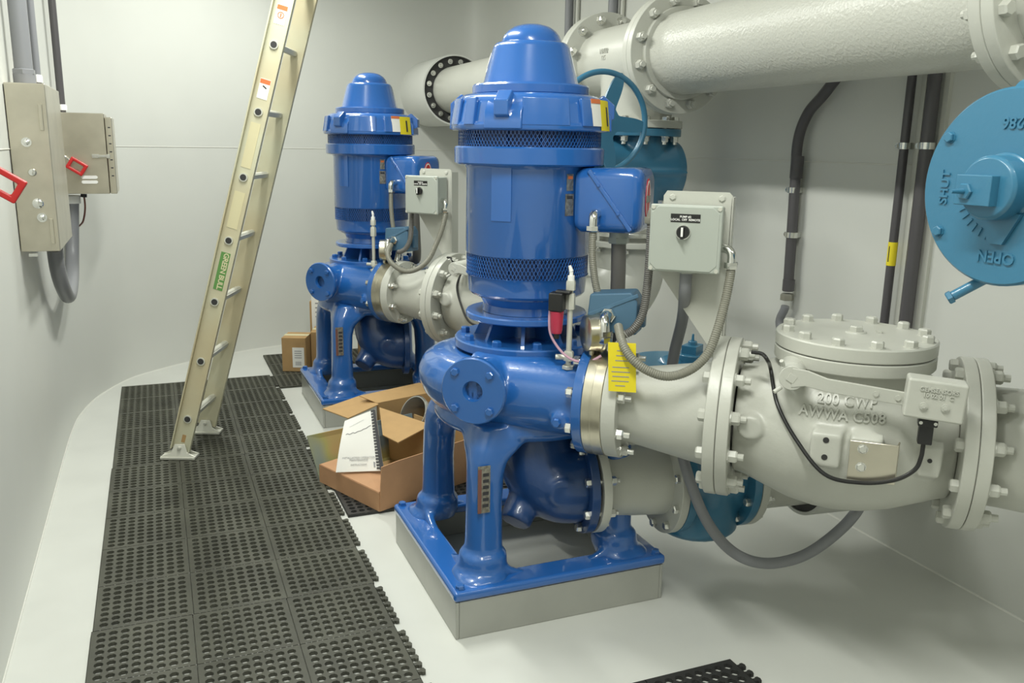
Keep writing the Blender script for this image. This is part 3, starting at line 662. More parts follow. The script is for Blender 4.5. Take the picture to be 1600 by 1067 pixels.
    if hidden_text:
        f = thing('filter_bowl', 'black-headed filter with a red bowl on the near standpipe', 'filter', (.2, -.29, .97), None, F)
        fx = .203; fy = -.300
        b = B(); b.box((fx, fy, 1.085), (.046, .046, .058)); b.box((fx + .018, fy + .006, 1.115), (.05, .03, .012)); obj('filter_head', b, M['black'], f, F, bevel=.005)
        b = B(); b.lathe([(.0001, .985), (.016, .985), (.0185, .995), (.0215, 1.055), (.0001, 1.057)], (fx, fy, 0), n=24); obj('bowl', b, M['redbowl'], f, F)
        b = B(); b.cyl((fx, fy, .986), (fx, fy, .968), .009, n=12); obj('drain', b, M['black'], f, F)
    if hidden_text:
        b = B(); xs = x - .055
        b.tube([(xs, y - .03, 1.08), (xs - .002, y - .032, 1.02), (xs + .005, y - .03, .975), (x - .015, y - .03, .928), (x + .03, y - .035, .905), (x + .075, y - .03, .905), (x + .11, y - .02, .925)], .0042, 8); obj('pale_tube', b, M['pink'], s, F)

M['tealgrey'] = mat('slate_blue_paint', (0.075, 0.16, 0.25), 0.4, bump=0.06, bscale=90)

def build_conduits(P, ang, which):
    F = frame(P, ang)
    def fit(root, p, ax, r=.018, h=.022):
        b = B(); b.hexa(p, ax, r * 1.15, h); b.cyl(V(p) + V(ax).normalized() * h * .8, V(p) + V(ax).normalized() * h * 1.6, r * .95, n=16); return b
    # from the junction box front round under the control box to its right side
    t = thing('flexible_conduit', 'ribbed grey flexible conduit hanging in a loop below the selector box of the %s pump' % which, 'conduit', (.45, -.3, .86), 'flexible conduits', F)
    b = B(); b.tube([LY(966, 510, -.335), LY(972, 534, -.395), LY(986, 559, -.42), LY(1012, 579, -.42), LY(1045, 588, -.41), LY(1080, 577, -.39), LY(1106, 552, -.365), LY(1121, 515, -.335), V((.709, -.300, 1.12)), V((.716, -.277, 1.19)), V((.717, -.274, 1.225))], .0138, 12, 14, .0032); obj('conduit_body', b, M['flex'], t, F)
    b = B(); b.tube([(.352, -.24, 1.043), (.352, -.275, 1.045), (.355, -.298, 1.03), (.36, -.306, .995)], .0165, 16); b.hexa((.358, -.303, 1.005), (.05, -.05, -1), .024, .018); b.hexa((.362, -.308, .988), (.05, -.05, -1), .020, .02); b.hexa((.352, -.236, 1.043), (0, -1, 0), .024, .012); obj('elbow_fitting', b, M['chrome'], t, F)
    b = B(); b.tube([(.66, -.255, 1.272), (.695, -.262, 1.272), (.714, -.27, 1.26), (.717, -.274, 1.225)], .0125, 14); b.hexa((.716, -.274, 1.235), (0, 0, -1), .021, .02); obj('elbow_fitting', b, M['chrome'], t, F)
    # from the left of the control box down to the junction box
    t = thing('flexible_conduit', 'dark flexible conduit dropping from the left of the selector box on the %s pump' % which, 'conduit', (.45, -.24, .98), 'flexible conduits', F)
    b = B(); b.tube([(.470, -.235, 1.335), (.471, -.235, 1.25), (.468, -.235, 1.14), (.458, -.235, 1.055), (.432, -.24, 1.005), (.40, -.245, .985), (.385, -.245, .983)], .0135, 12, 14, .0032); obj('conduit_body', b, M['flexd'], t, F)
    b = B(); b.tube([(.495, -.235, 1.372), (.475, -.235, 1.37), (.47, -.235, 1.345)], .014, 14); b.hexa((.47, -.235, 1.352), (0, 0, -1), .021, .02); obj('elbow_fitting', b, M['flex'], t, F)
    # terminal box to junction box, thin
    t = thing('flexible_conduit', 'thin ribbed conduit from a chrome elbow under the terminal box of the %s motor' % which, 'conduit', (.28, -.15, 1.1), 'flexible conduits', F)
    b = B(); b.tube([(.272, -.160, 1.295), (.273, -.162, 1.22), (.285, -.17, 1.15), (.30, -.18, 1.10)], .0125, 12, 14, .003); obj('conduit_body', b, M['flex'], t, F)
    b = B(); b.tube([(.272, -.10, 1.345), (.272, -.14, 1.347), (.272, -.158, 1.335), (.272, -.16, 1.30)], .0155, 16); b.hexa((.272, -.16, 1.310), (0, 0, -1), .021, .018); obj('elbow_fitting', b, M['chrome'], t, F)
    # heavy motor lead conduit
    t = thing('motor_conduit', 'thick dark conduit dropping from the terminal box of the %s motor' % which, 'conduit', (.32, .0, .9), 'motor lead conduits', F)
    b = B(); b.tube([(.325, -.02, 1.26), (.327, -.015, 1.15), (.326, -.005, 1.02), (.318, .01, .95), (.29, .04, .905), (.25, .06, .895)], .025, 16); obj('conduit_body', b, M['flexd'], t, F)
    b = B(); b.cyl((.325, -.02, 1.285), (.325, -.02, 1.262), .032, n=24); b.hexa((.325, -.02, 1.264), (0, 0, -1), .036, .02); obj('hub_fitting', b, M['grey'], t, F)

for (P, ang, which, num, first) in ((P1, A1, 'near', '2', True), (P2, A2, 'far', '1', False)):
    build_plinth(P, which); build_pump(P, ang, which); build_motor(P, ang, which, num)
    build_reducer(P, ang, which); build_check_valve(P, ang, which, first)
    build_controls(P, ang, which, num, first); build_conduits(P, ang, which)

# yellow tag hung at the near pump
b = B(); c = LY(972, 574, -.405); R = Matrix.Rotation(-.05, 4, 'Y')
t = thing('yellow_tag', 'yellow paper tag hanging in front of the near spacer ring', 'tag', c + V((0, 0, -.075)), None, F1)
b.box((0, 0, 0), (.083, .0012, .148)); xf(b, Matrix.Translation(c) @ R); obj('card', b, M['yellow'], t, F1)
b = B()
for k, (x, z, w) in enumerate(((0, .05, .03), (.005, .035, .045), (0, .02, .04), (-.004, .0, .05), (-.004, -.014, .055), (-.004, -.028, .05), (-.006, -.042, .052), (-.006, -.056, .03))): b.box((x, -.001, z), (w, .0006, .0028))
xf(b, Matrix.Translation(c) @ R); obj('handwriting', b, M['greyink'], t, F1)
b = B(); b.tube([c + V((.02, .0, .068)), c + V((.01, .02, .085)), c + V((-.01, .04, .10))], .0012, 6); obj('tie_wire', b, M['zinc'], t, F1)

# ------------------------------------------------------------------ header pipe, tees, risers
XH, ZH, RH, FH = 2.156, 1.955, .172, .253
T1, T2 = 1.325, 3.73
TL = .33
def build_tee(Y, lab, last=False):
    r = thing('pipe_tee', lab, 'pipe tee', (XH, Y, 1.64), 'header tees')
    b = B(); b.cyl((XH, Y - TL + .02, ZH), (XH, Y + TL - .02, ZH), RH + .004, n=56); b.cyl((XH, Y, ZH), (XH, Y, 1.665), .17, n=48)
    remesh(obj('tee_body', b, M['pipe'], r), .0085, 5)
    b = B(); b.ring(.16, FH, -TL, -TL + .037, (XH, Y, ZH), (0, 1, 0), 72); obj('flange', b, M['pipe'], r, bevel=.004)
    b = B(); b.ring(.16, FH, TL - .037, TL, (XH, Y, ZH), (0, 1, 0), 72); obj('flange', b, M['pipe'], r, bevel=.004)
    b = B(); b.ring(.14, .222, 1.645, 1.68, (XH, Y, 0), n=64); obj('branch_flange', b, M['pipe'], r, bevel=.004)
    tb = xf(text_b('14X12\n125', .03, .002), plane_m((XH - RH - .004, Y + .02, ZH + .02), (0, -1, 0), (0, 0, 1)))
    obj('cast_lettering', tb, M['pipe'], r, smooth=0)
    return r
ta = build_tee(T2, 'grey header tee above the handwheel valve of the far pump')
tb_ = build_tee(T1, 'grey header tee at the top right edge, above the big round gear cover')
mb = bolt_mesh('hdr', .0205, .074, .022, .026, M['pipe'], .016); mz = bolt_mesh('hdrz', .0205, .074, .022, .026, M['zinc'], .016)
bolts(ta, I4, (XH, T2 - TL + .037, ZH), (0, -1, 0), .218, 12, mb, .5)
bolts(ta, I4, (XH, T2 + TL + .037, ZH), (0, -1, 0), .218, 12, mz, .5)
bolts(tb_, I4, (XH, T1 + TL - .037, ZH), (0, 1, 0), .218, 12, mb, .5)
def build_header(y0, y1, lab, m, fl0=True, fl1=True):
    r = thing('header_pipe', lab, 'pipe', (XH, (y0 + y1) / 2, ZH - RH), 'header pipes')
    b = B(); b.cyl((XH, y0, ZH), (XH, y1, ZH), RH, n=72); obj('pipe_wall', b, M[m], r)
    for (y, f) in ((y0, fl0), (y1 - .037, fl1)):
        if f:
            b = B(); b.ring(RH - .01, FH, y, y + .037, (XH, 0, ZH), (0, 1, 0), 72); b.ring(RH - .01, RH + .022, y - .02, y + .057, (XH, 0, ZH), (0, 1, 0), 64); obj('flange', b, M['pipe'], r, bevel=.004)
    return r
build_header(T1 + TL + .001, T2 - TL - .001, 'thick grey textured header pipe crossing the top right of the room', 'rough')
build_header(T2 + TL + .001, 6.98, 'grey header pipe running from the far tee through the back wall', 'pipe', True, False)
# wall sleeve with link seal
s = thing('wall_sleeve', 'grey wall sleeve with bolted black seal where the header leaves the back wall', 'pipe sleeve', (XH, 6.8, ZH - .27))
b = B(); b.ring(.246, .258, 6.42, 7.09, (XH, 0, ZH), (0, 1, 0), 72); obj('sleeve_tube', b, M['wall'], s)
b = B(); b.ring(RH + .001, .2455, 6.445, 6.52, (XH, 0, ZH), (0, 1, 0), 72); obj('link_seal', b, M['gasket'], s)
b = B(); b.cyl((0, 0, 0), (0, 0, .012), .019, n=14); b.hexa((0, 0, .012), (0, 0, 1), .011, .012); me = mesh_from('seal_bolt', b, M['zinc'], I4)
bolts(s, I4, (XH, 6.445, ZH), (0, -1, 0), .209, 16, me, .5, name='seal_bolt')

def build_plug_valve(Y, lab, wheel):
    r = thing('plug_valve', lab, 'valve', (XH, Y, 1.255), 'teal gear-operated valves')
    c = V((XH, Y, 1.445))
    b = B(); b.cyl(c + V((0, 0, -.17)), c + V((0, 0, .17)), .155, n=40); b.cyl(c + V((-.23, 0, 0)), c + V((.16, 0, 0)), .165, n=44)
    b.lathe([(.165, 0), (.15, .05), (.1, .075), (.0001, .085)], c + V((.16, 0, 0)), (1, 0, 0), 40)
    b.box(c + V((0, 0, 0)), (.25, .02, .30)); b.box(c, (.4, .35, .018))
    remesh(obj('valve_body', b, M['teal'], r), .008, 3)
    for z in (1.608, 1.262):
        b = B(); b.ring(.13, .218, 0, .034, (XH, Y, z), (0, 0, 1), 64); obj('flange', b, M['teal'], r, bevel=.003)
    bolts(r, I4, (XH, Y, 1.680), (0, 0, -1), .192, 12, bolt_mesh('pv', .0185, .073, .018, .022, M['zinc'], .014), .5)
    bolts(r, I4, (XH, Y, 1.298), (0, 0, -1), .192, 12, bolt_mesh('pv2', .0185, .073, .018, .022, M['zinc'], .014), .5)
    b = B(); b.cyl(c + V((-.2, 0, 0)), c + V((-.46, 0, 0)), .085, n=32); b.ring(.08, .125, -.31, -.285, c, (1, 0, 0), 40); obj('bonnet', b, M['teal'], r)
    g = c + V((-.50, 0, .04))
    b = B(); b.lathe([(.12, .05), (.196, .045), (.203, .038), (.203, -.026), (.198, -.031), (.0001, -.031)], g, (1, 0, 0), 72)
    b.cyl(g + V((.055, -.19, .178)), g + V((.055, .045, .178)), .046, n=32)
    gb = obj('gear_cover', b, M['teal'], r)
    b = B(); b.lathe([(.072, -.03), (.072, -.034), (.066, -.037), (.066, -.075), (.06, -.082), (.0001, -.083)], g, (1, 0, 0), 48); b.box(g + V((-.09, .012, -.005)), (.03, .085, .062)); hb = obj('indicator_hub', b, M['teal'], gb, bevel=.003)
    b = B(); b.hexa(g + V((-.10, .028, -.008)), (-1, 0, 0), .018, .012); b.cyl(g + V((-.11, .028, -.008)), g + V((-.145, .028, -.008)), .006, .004, 10); obj('grease_nipple', b, M['teal'], hb)
    b = B(); b.prism([g + V((-.032, .03, -.05)), g + V((-.032, -.055, -.05)), g + V((-.032, -.02, -.115)), g + V((-.032, .015, -.115))], (-.008, 0, 0)); obj('pointer', b, M['teal'], hb)
    b = B()
    for k in range(11):
        a = math.radians(180 + 9.5 * k); d = V((0, -math.cos(a), math.sin(a))); e = d * .0095
        q = g + V((-.031, 0, 0)) + d * .102; w = V((0, -d.z, d.y)) * .002
        b.prism([q - e - w, q + e - w, q + e + w, q - e + w], (-.003, 0, 0))
    obj('scale_ticks', b, M['teal'], gb)
    # lettering is cast upside down on the cover (operator mounted inverted)
    obj('cast_lettering', xf(text_b('OPEN', .034, .002, bold=.0006), plane_m(g + V((-.0325, -.005, -.142)), (0, 1, 0), (0, 0, -1))), M['teal'], gb, smooth=0)
    obj('cast_lettering', xf(text_b('SHUT', .030, .002, bold=.0006), plane_m(g + V((-.0325, .143, -.005)), (0, 0, 1), (0, 1, 0))), M['teal'], gb, smooth=0)
    obj('cast_lettering', xf(text_b('05286', .033, .002, bold=.0006), plane_m(g + V((-.0325, -.02, .132)), (0, 1, 0), (0, 0, -1))), M['teal'], gb, smooth=0)
    me = bolt_mesh('gc', .012, 0, .01, 0, M['teal'])
    for a in (35, 145, 215, 325):
        d = V((0, math.cos(math.radians(a)), math.sin(math.radians(a)))); child('bolt', me, gb, orient(g + V((-.031, 0, 0)) + d * .178, (1, 0, 0)))
    b = B(); b.cyl(g + V((.03, .03, -.18)), g + V((-.035, .085, -.24)), .011, n=14); b.hexa(g + V((-.035, .085, -.24)), (-.5, .5, -.5), .015, .012); obj('stop_bolt', b, M['teal'], gb)
    if wheel:
        h = V((1.735, 3.27, 0)); h.z = 1.655
        b = B(); b.cyl((h.x, h.y - .02, h.z), (h.x, Y - .1, h.z), .02, n=20); obj('worm_shaft', b, M['teal'], r)
        b = B(); n = 72; R = .20
        b.lathe([(R + .012 * math.cos(2 * PI * k / 12), .012 * math.sin(2 * PI * k / 12)) for k in range(12)], h, (0, 1, 0), n, closed=True)
        star = []
        for k in range(180):
            a = 2 * PI * k / 180; w = abs(math.cos(2.5 * (a - math.radians(68)))) ** 5; rr = .075 + (R - .062) * w
            star.append(h + V((rr * math.cos(a), -.006, rr * math.sin(a))))
        b.prism(star, (0, .012, 0)); b.cyl(h + V((0, .02, 0)), h + V((0, -.022, 0)), .03, n=24)
        hw = obj('handwheel', b, M['teal'], r)
    return r
build_plug_valve(T2, 'teal gear valve with a five-spoke handwheel on the riser behind the near motor', True)
build_plug_valve(T1 - .03, 'teal gear valve with a big round numbered cover at the right edge', False)
# risers
def build_riser(Y, lab):
    r = thing('riser_coupling', lab, 'pipe coupling', (XH, Y, 1.0), 'riser couplings')
    b = B(); b.ring(.14, .222, 1.226, 1.260, (XH, Y, 0), n=64); b.cyl((XH, Y, .98), (XH, Y, 1.226), .160, n=44); obj('adapter_sleeve', b, M['pipe'], r, bevel=.003)
    b = B(); b.ring(.15, .215, 1.088, 1.116, (XH, Y, 0), n=64); obj('follower_ring', b, M['pipe'], r, bevel=.004)
    b = B(); b.ring(.15, .198, 1.138, 1.160, (XH, Y, 0), n=64); obj('clamp_ring', b, M['zinc'], r, bevel=.003)
    me = bolt_mesh('tie', .017, .145, .018, .018, M['zinc'], .025)
    bolts(r, I4, (XH, Y, 1.080), (0, 0, 1), .192, 8, me, .2, name='tie_rod')
    return r
build_riser(T2, 'grey restrained pipe coupling below the far riser valve'); build_riser(T1 - .03, 'grey restrained pipe coupling below the right-hand riser valve, outside the picture')
build_discharge_elbow(P1, A1, 'near', (XH, T1), 1.09); build_discharge_elbow(P2, A2, 'far', (XH, T2), 1.09)

# ------------------------------------------------------------------ near suction line
sa = V((1.33, 2.524, .41)); sd = V((.99, -.12, 0)).normalized()
r = thing('suction_spool', 'short cream-grey suction spool pipe between near pump legs and blue floor valve', 'pipe', sa + sd * .14 + V((0, 0, -.17)))
b = B(); b.cyl(sa + sd * .003, sa + sd * .30, .118, .135, 40); obj('pipe_wall', b, M['pipe'], r)
b = B(); b.ring(.10, FLG8, .003, .033, sa, sd, 56); obj('flange', b, M['pipe'], r, bevel=.003)
b = B(); b.ring(.12, .20, .272, .302, sa, sd, 56); obj('flange', b, M['pipe'], r, bevel=.003)
bolts(r, I4, sa + sd * -.036, sd, .149, 8, bolt_mesh('s8', .0155, .069, .018, .02, M['zinc'], .012), .5)
bolts(r, I4, sa + sd * .272, sd, .176, 10, bolt_mesh('s10', .0155, .065, .018, .018, M['zinc'], .012), .5)
r = thing('suction_valve', 'teal suction valve lying near the floor behind the near pump legs', 'valve', sa + sd * .48 + V((0, 0, -.2)))
vc = sa + sd * .43
b = B(); b.cyl(sa + sd * .31, sa + sd * .56, .15, n=40); b.lathe([(.0001, -.215), (.13, -.21), (.15, -.19), (.16, 0), (.15, .17), (.1, .2)], vc, (0, 0, 1), 40); b.box(vc, (.26, .02, .30), Matrix.Rotation(-.17, 3, 'Z'))
remesh(obj('valve_body', b, M['teal'], r), .009, 3)
for k in (.304, .545):
    b = B(); b.ring(.12, .20, k, k + .03, sa, sd, 56); obj('flange', b, M['teal'], r, bevel=.003)
gc = V((1.80, 2.775, .755)); st = vc + V((0, .06, .2))
b = B(); b.tube([vc + V((0, 0, .18)), st + V((0, .04, .04)), gc + V((-.02, -.09, -.06)), gc + V((0, 0, -.03))], .06, 20); obj('stem_housing', b, M['teal'], r)
b = B(); b.lathe([(.0001, -.045), (.13, -.045), (.15, -.04), (.15, -.002), (.146, .002), (.0001, .002)], gc, (0, 0, 1), 48); gb = obj('gear_cover', b, M['teal'], r)
b = B(); b.lathe([(.062, 0), (.062, .025), (.058, .03), (.0001, .03)], gc + V((.085, -.03, 0)), (0, 0, 1), 36); b.box(gc + V((.085, -.03, .045)), (.075, .06, .035), Matrix.Rotation(.6, 3, 'Z')); b.hexa(gc + V((.085, -.03, .06)), (0, 0, 1), .018, .018); b.cyl(gc + V((.085, -.03, .075)), gc + V((.085, -.03, .105)), .006, .004); obj('indicator_hub', b, M['teal'], gb, bevel=.002)
r = thing('suction_pipe', 'cream-grey suction pipe from the teal floor valve into the right wall sleeve', 'pipe', sa + sd * 1.0 + V((0, 0, -.17)))
b = B(); b.cyl(sa + sd * .58, sa + sd * 1.335, .15, n=40); obj('pipe_wall', b, M['pipe'], r)
b = B(); b.ring(.12, .20, .577, .607, sa, sd, 56); obj('flange', b, M['pipe'], r, bevel=.003)
bolts(r, I4, sa + sd * .545, sd, .176, 10, bolt_mesh('s10z', .0155, .065, .018, .018, M['zinc'], .012), .5)
r = thing('floor_sleeve', 'grey sleeve and black seal where the suction pipe meets the right wall', 'pipe sleeve', V((2.58, 2.3, .1)))
b = B(); b.ring(.178, .19, .84, 1.345, sa, sd, 56); obj('sleeve_tube', b, M['wall'], r)
b = B(); b.ring(.151, .178, .846, .90, sa, sd, 56); obj('link_seal', b, M['gasket'], r)

# grey lead conduit that loops low across the floor from the near selector box to the wall
def W(x, y, pl): return at_plane(x, y, (F1 @ V((0, pl, 0))), F1.to_3x3() @ V((0, 1, 0)))
r = thing('liquidtight_conduit', 'smooth grey conduit looping low above the floor under the near check valve', 'conduit', at_plane(1185, 883, (1.78, 2.1, 0), (.4, .9, 0)))
b = B()
path = [F1 @ V((.585, -.245, 1.205)), F1 @ V((.583, -.235, 1.13)), W(1066, 500, -.10), W(1052, 560, -.03), W(1049, 610, .0), W(1060, 680, -.05), W(1076, 745, -.08), W(1105, 815, -.09), W(1145, 862, -.08), W(1195, 880, -.05), W(1255, 868, 0.0), W(1310, 830, .05), W(1345, 788, .08)]
e1 = at_plane(1362, 740, (2.48, 0, 0), (1, 0, 0)); e2 = at_plane(1300, 640, (2.55, 0, 0), (1, 0, 0)); e3 = at_plane(1222, 520, (2.60, 0, 0), (1, 0, 0)); e4 = at_plane(1227, 478, (2.605, 0, 0), (1, 0, 0))
b.tube(path + [e1, e2, e3, e4], .0185, 16, 10); obj('conduit_body', b, M['gconduit'], r)
b = B(); b.hexa(F1 @ V((.585, -.245, 1.212)), (0, 0, -1), .03, .02); obj('hub_fitting', b, M['grey'], r)

# ------------------------------------------------------------------ conduits on the right wall
def wallpt(x, y, X): return at_plane(x, y, (X, 0, 0), (1, 0, 0))
XR = 2.65
def strap(root, p, r, ax=(0, 0, 1)):
    b = B(); b.ring(r, r + .005, -.012, .012, p, ax, 24); b.box(V(p) + V((.028, .0, 0)), (.03, .02, .024)); b.box(V(p) + V((0, r + .012, 0)), (.008, .02, .02)); b.cyl(V(p) + V((-.01, r + .014, 0)), V(p) + V((.014, r + .014, 0)), .006, n=8)
    obj('strap', b, M['zinc'], root)
c = thing('wall_conduit', 'dark conduit that bends away behind the header pipe on the right wall', 'conduit', wallpt(1228, 470, 2.60), 'conduits on the right wall')
pts = [wallpt(1231, 455, 2.605), wallpt(1236, 380, 2.605), wallpt(1242, 290, 2.605), wallpt(1247, 220, 2.605), wallpt(1262, 178, 2.605), wallpt(1285, 150, 2.605), wallpt(1310, 118, 2.605), wallpt(1340, 80, 2.605), wallpt(1370, 20, 2.605)]
b = B(); b.tube(pts, .023, 18, 8); obj('conduit_body', b, M['conduit'], c)
b = B(); p = wallpt(1245, 262, 2.605); b.cyl(p + V((0, 0, -.045)), p + V((0, 0, .05)), .0275, n=20); obj('coupling', b, M['conduit'], c); b = B(); p2 = wallpt(1232, 447, 2.605); b.cyl(p2 + V((0, 0, -.02)), p2 + V((0, 0, .03)), .0265, n=20); obj('coupling', b, M['conduit'], c)
b = B(); p = wallpt(1230, 462, 2.605); b.hexa(p + V((0, 0, -.02)), (0, 0, 1), .03, .03); obj('fitting', b, M['flex'], c)
for (x, y) in ((1240, 297), (1237, 367)): strap(c, wallpt(x, y, 2.605), .023)
b = B(); p = wallpt(1237, 340, 2.64); b.box(p + V((.004, -.022, .0)), (.018, .02, .42)); obj('strut_channel', b, M['pipe'], c)
for (x0, r_, lab, yl) in ((1413, .0165, 'slim dark conduit with a yellow label on the right wall', True), (1448, .024, 'thicker dark conduit beside the yellow-labelled one on the right wall', False)):
    pm = wallpt(x0, 228, 2.61); c = thing('wall_conduit', lab, 'conduit', (2.61, pm.y, .6), 'conduits on the right wall')
    b = B(); b.tube([(2.65, pm.y, .6), (2.63, pm.y, .605), (2.612, pm.y, .625), (2.61, pm.y, .66), (2.61, pm.y, .72), (2.61, pm.y, H - .001)], r_, 18, 4); obj('conduit_body', b, M['conduit'], c)
    strap(c, pm, r_)
    b = B(); b.box((2.642, pm.y - .035, 1.8), (.016, .022, 2.4)); obj('strut_channel', b, M['pipe'], c)
    if yl:
        z0 = wallpt(1400, 398, 2.6).z; b = B(); b.ring(r_, r_ + .0012, z0 - .045, z0 + .045, (2.61, pm.y, 0), n=24); l = obj('cable_label', b, M['yellow'], c)
        b = B(); b.box((2.61 - r_ - .0015, pm.y - .001, z0), (.0006, .004, .06)); obj('label_print', b, M['ink'], l)
for (x0, y, r_, lab) in ((889, 30, .028, 'metal conduit high on the wall left of the far header tee'), (958, 12, .03, 'metal conduit high on the wall above the far header tee')):
    pm = wallpt(x0, y, 2.60); c = thing('wall_conduit', lab, 'conduit', (2.60, pm.y, 1.2), 'conduits on the right wall')
    b = B(); b.cyl((2.60, pm.y, 1.2), (2.60, pm.y, H - .001), r_, n=20); b.tube([(2.6, pm.y, 1.21), (2.605, pm.y, 1.185), (2.65, pm.y, 1.17)], r_, 16, 4); obj('conduit_body', b, M['gconduit'], c)
    b = B(); b.cyl((2.635, pm.y - .055, 1.15), (2.635, pm.y - .055, H - .001), .014, n=14); obj('side_tube', b, M['pipe'], c)

# ------------------------------------------------------------------ boxes on the left wall
def enclosure(name, lab, x0, x1, y0, y1, z0, z1, cat='panel'):
    r = thing(name, lab, cat, ((x0 + x1) / 2, (y0 + y1) / 2, z0)); return r
r = enclosure('control_cabinet', 'long stainless steel panel with pilot buttons on the left wall', -.500, -.362, 3.9, 4.48, 1.11, 1.757)
b = B(); b.box((-.432, 4.19, 1.4335), (.14, .58, .647)); obj('cabinet', b, M['stain'], r, bevel=.004)
for (x, z) in ((-.455, 1.535), (-.427, 1.245)):
    b = B(); b.ring(.0, .018, 0, .012, (x + .012, 3.9, z), (0, -1, 0), 24); b.lathe([(.012, .012), (.010, .022), (.0001, .026)], (x + .012, 3.9, z), (0, -1, 0), 20); obj('push_button', b, M['chrome'], r)
b = B(); b.lathe([(.02, 0), (.02, .008), (.013, .012), (.0001, .013)], (-.425, 3.9, 1.30), (0, -1, 0), 20); obj('key_lock', b, M['chrome'], r)
b = B(); b.lathe([(.016, 0), (.012, .008), (.0001, .01)], (-.435, 3.9, 1.42), (0, -1, 0), 20); obj('indicator', b, M['chrome'], r)
for z in (1.63, 1.19):
    b = B(); b.box((-.385, 3.896, z), (.014, .01, .10)); obj('clamp', b, M['stain'], r, bevel=.002)
b = B(); b.box((-.46, 3.898, 1.098), (.03, .02, .012)); obj('mounting_tab', b, M['zinc'], r)
r = enclosure('junction_cabinet', 'square stainless box with a latch and two pale tags farther along the left wall', -.48, -.17, 5.2, 5.62, 1.263, 1.686)
b = B(); b.box((-.330, 5.35, 1.4745), (.225, .30, .42)); obj('cabinet', b, M['stain'], r, bevel=.004)
b = B(); b.box((-.198, 5.355, 1.465), (.034, .32, .40)); d = obj('door', b, M['stain'], r, bevel=.004)
b = B()
for k in range(7): b.box((-.197, 5.1945, 1.36 + k * .042), (.012, .003, .006))
obj('hinge', b, M['ink'], d)
b = B(); b.box((-0.274, 5.192, 1.463), (.035, .014, .02)); b.box((-0.237, 5.19, 1.463), (.06, .012, .012)); b.box((-0.212, 5.19, 1.463), (.018, .016, .022)); obj('latch', b, M['zinc'], r, bevel=.002)
for z in (1.352, 1.327):
    b = B(); b.prism([(-.345 + .073 * a, 5.197, z + .0085 * c_) for a, c_ in ((0, -1), (.9, -1), (1, -.4), (1, .4), (.9, 1), (0, 1), (-.08, .4), (-.08, -.4))], (0, -.004, 0)); obj('tag_plate', b, M['white'], r)
# red handles
def red_handle(lab, c, size, yaw, tilt, root_z=None, arm=None):
    r = thing('disconnect_handle', lab, 'handle', c + V((0, 0, -size)), 'red disconnect handles')
    b = B(); n = 4
    def sq(h, k): return [V((sx * h * k[0], 0, sz * h * k[1])) for sx, sz in ((-1, -1), (1, -1), (1, 1), (-1, 1))]
    o = sq(size, (1, .74)); i_ = sq(size * .62, (1, .62)); R = Matrix.Rotation(yaw, 4, 'Z') @ Matrix.Rotation(tilt, 4, 'Y')
    t = .012
    vs = [R @ (p + V((0, s * t, 0))) + c for s in (-1, 1) for q in (o, i_) for p in q]
    fs = []
    for k in range(4):
        k2 = (k + 1) % 4; fs += [(k, k2, 4 + k2, 4 + k), (8 + k, 8 + k2, 12 + k2, 12 + k), (k, k2, 8 + k2, 8 + k), (4 + k, 4 + k2, 12 + k2, 12 + k)]
    b.add(vs, fs); obj('grip', b, M['red'], r, bevel=.005, seg=2)
    if arm: b = B(); b.tube([R @ V((-size * .9, 0, size * .2)) + c] + arm, .005, 8, 4); b.cyl(arm[-1] - V((.0, .0, 0)), arm[-1] + V((.0, -.014, 0)), .014, n=14); obj('arm', b, M['zinc'], r)
    return r
hb = at_plane(120, 260, (0, 5.155, 0), (0, 1, 0)); ha = at_plane(96, 246, (0, 5.15, 0), (0, 1, 0))
red_handle('small red loop handle in front of the square stainless box', hb, .045, 0, .58, arm=[ha + V((.01, .0, .01)), V((ha.x, 5.19, ha.z))])
hc = at_plane(6, 287, (0, 2.9, 0), (0, 1, 0))
red_handle('big red loop handle at the left edge in front of the long stainless panel', hc, .05, 0, .58, arm=[hc + V((-.09, .0, .04)), V((-.495, 2.9, 1.45))])
# conduits on the left wall
CG = 'conduits on the left wall'
def lconduit(lab, x, y, z0, z1, r_, m='gconduit'):
    c = thing('wall_conduit', lab, 'conduit', (x, y, z0), CG); b = B(); b.cyl((x, y, z0), (x, y, z1), r_, n=20); obj('conduit_body', b, M[m], c); return c
pa = at_plane(32, 60, (0, 4.08, 0), (0, 1, 0)); c = lconduit('thick grey conduit rising from the top of the long stainless panel', pa.x, 4.08, 1.757, H - .001, .034)
b = B(); b.cyl((pa.x, 4.08, 1.758), (pa.x, 4.08, 1.80), .041, n=24); b.hexa((pa.x, 4.08, 1.80), (0, 0, 1), .044, .02); obj('hub_fitting', b, M['gconduit'], c)
pb_ = at_plane(53, 70, (0, 4.18, 0), (0, 1, 0)); c = lconduit('slim grey conduit beside the thick one above the long stainless panel', pb_.x, 4.18, 1.757, H - .001, .015)
b = B(); b.hexa((pb_.x, 4.18, 1.775), (0, 0, 1), .022, .03); obj('fitting', b, M['white'], c)
pc_ = at_plane(93, 130, (0, 5.4, 0), (0, 1, 0)); c = lconduit('dark conduit entering the top of the square stainless box', pc_.x, 5.4, 1.685, H - .001, .019, 'conduit')
b = B(); b.hexa((pc_.x, 5.4, 1.70), (0, 0, 1), .028, .03); obj('fitting', b, M['white'], c)
c = thing('wall_conduit', 'grey U-shaped conduit hanging below the two stainless boxes', 'conduit', at_plane(108, 478, (0, 4.9, 0), (0, 1, 0)), CG)
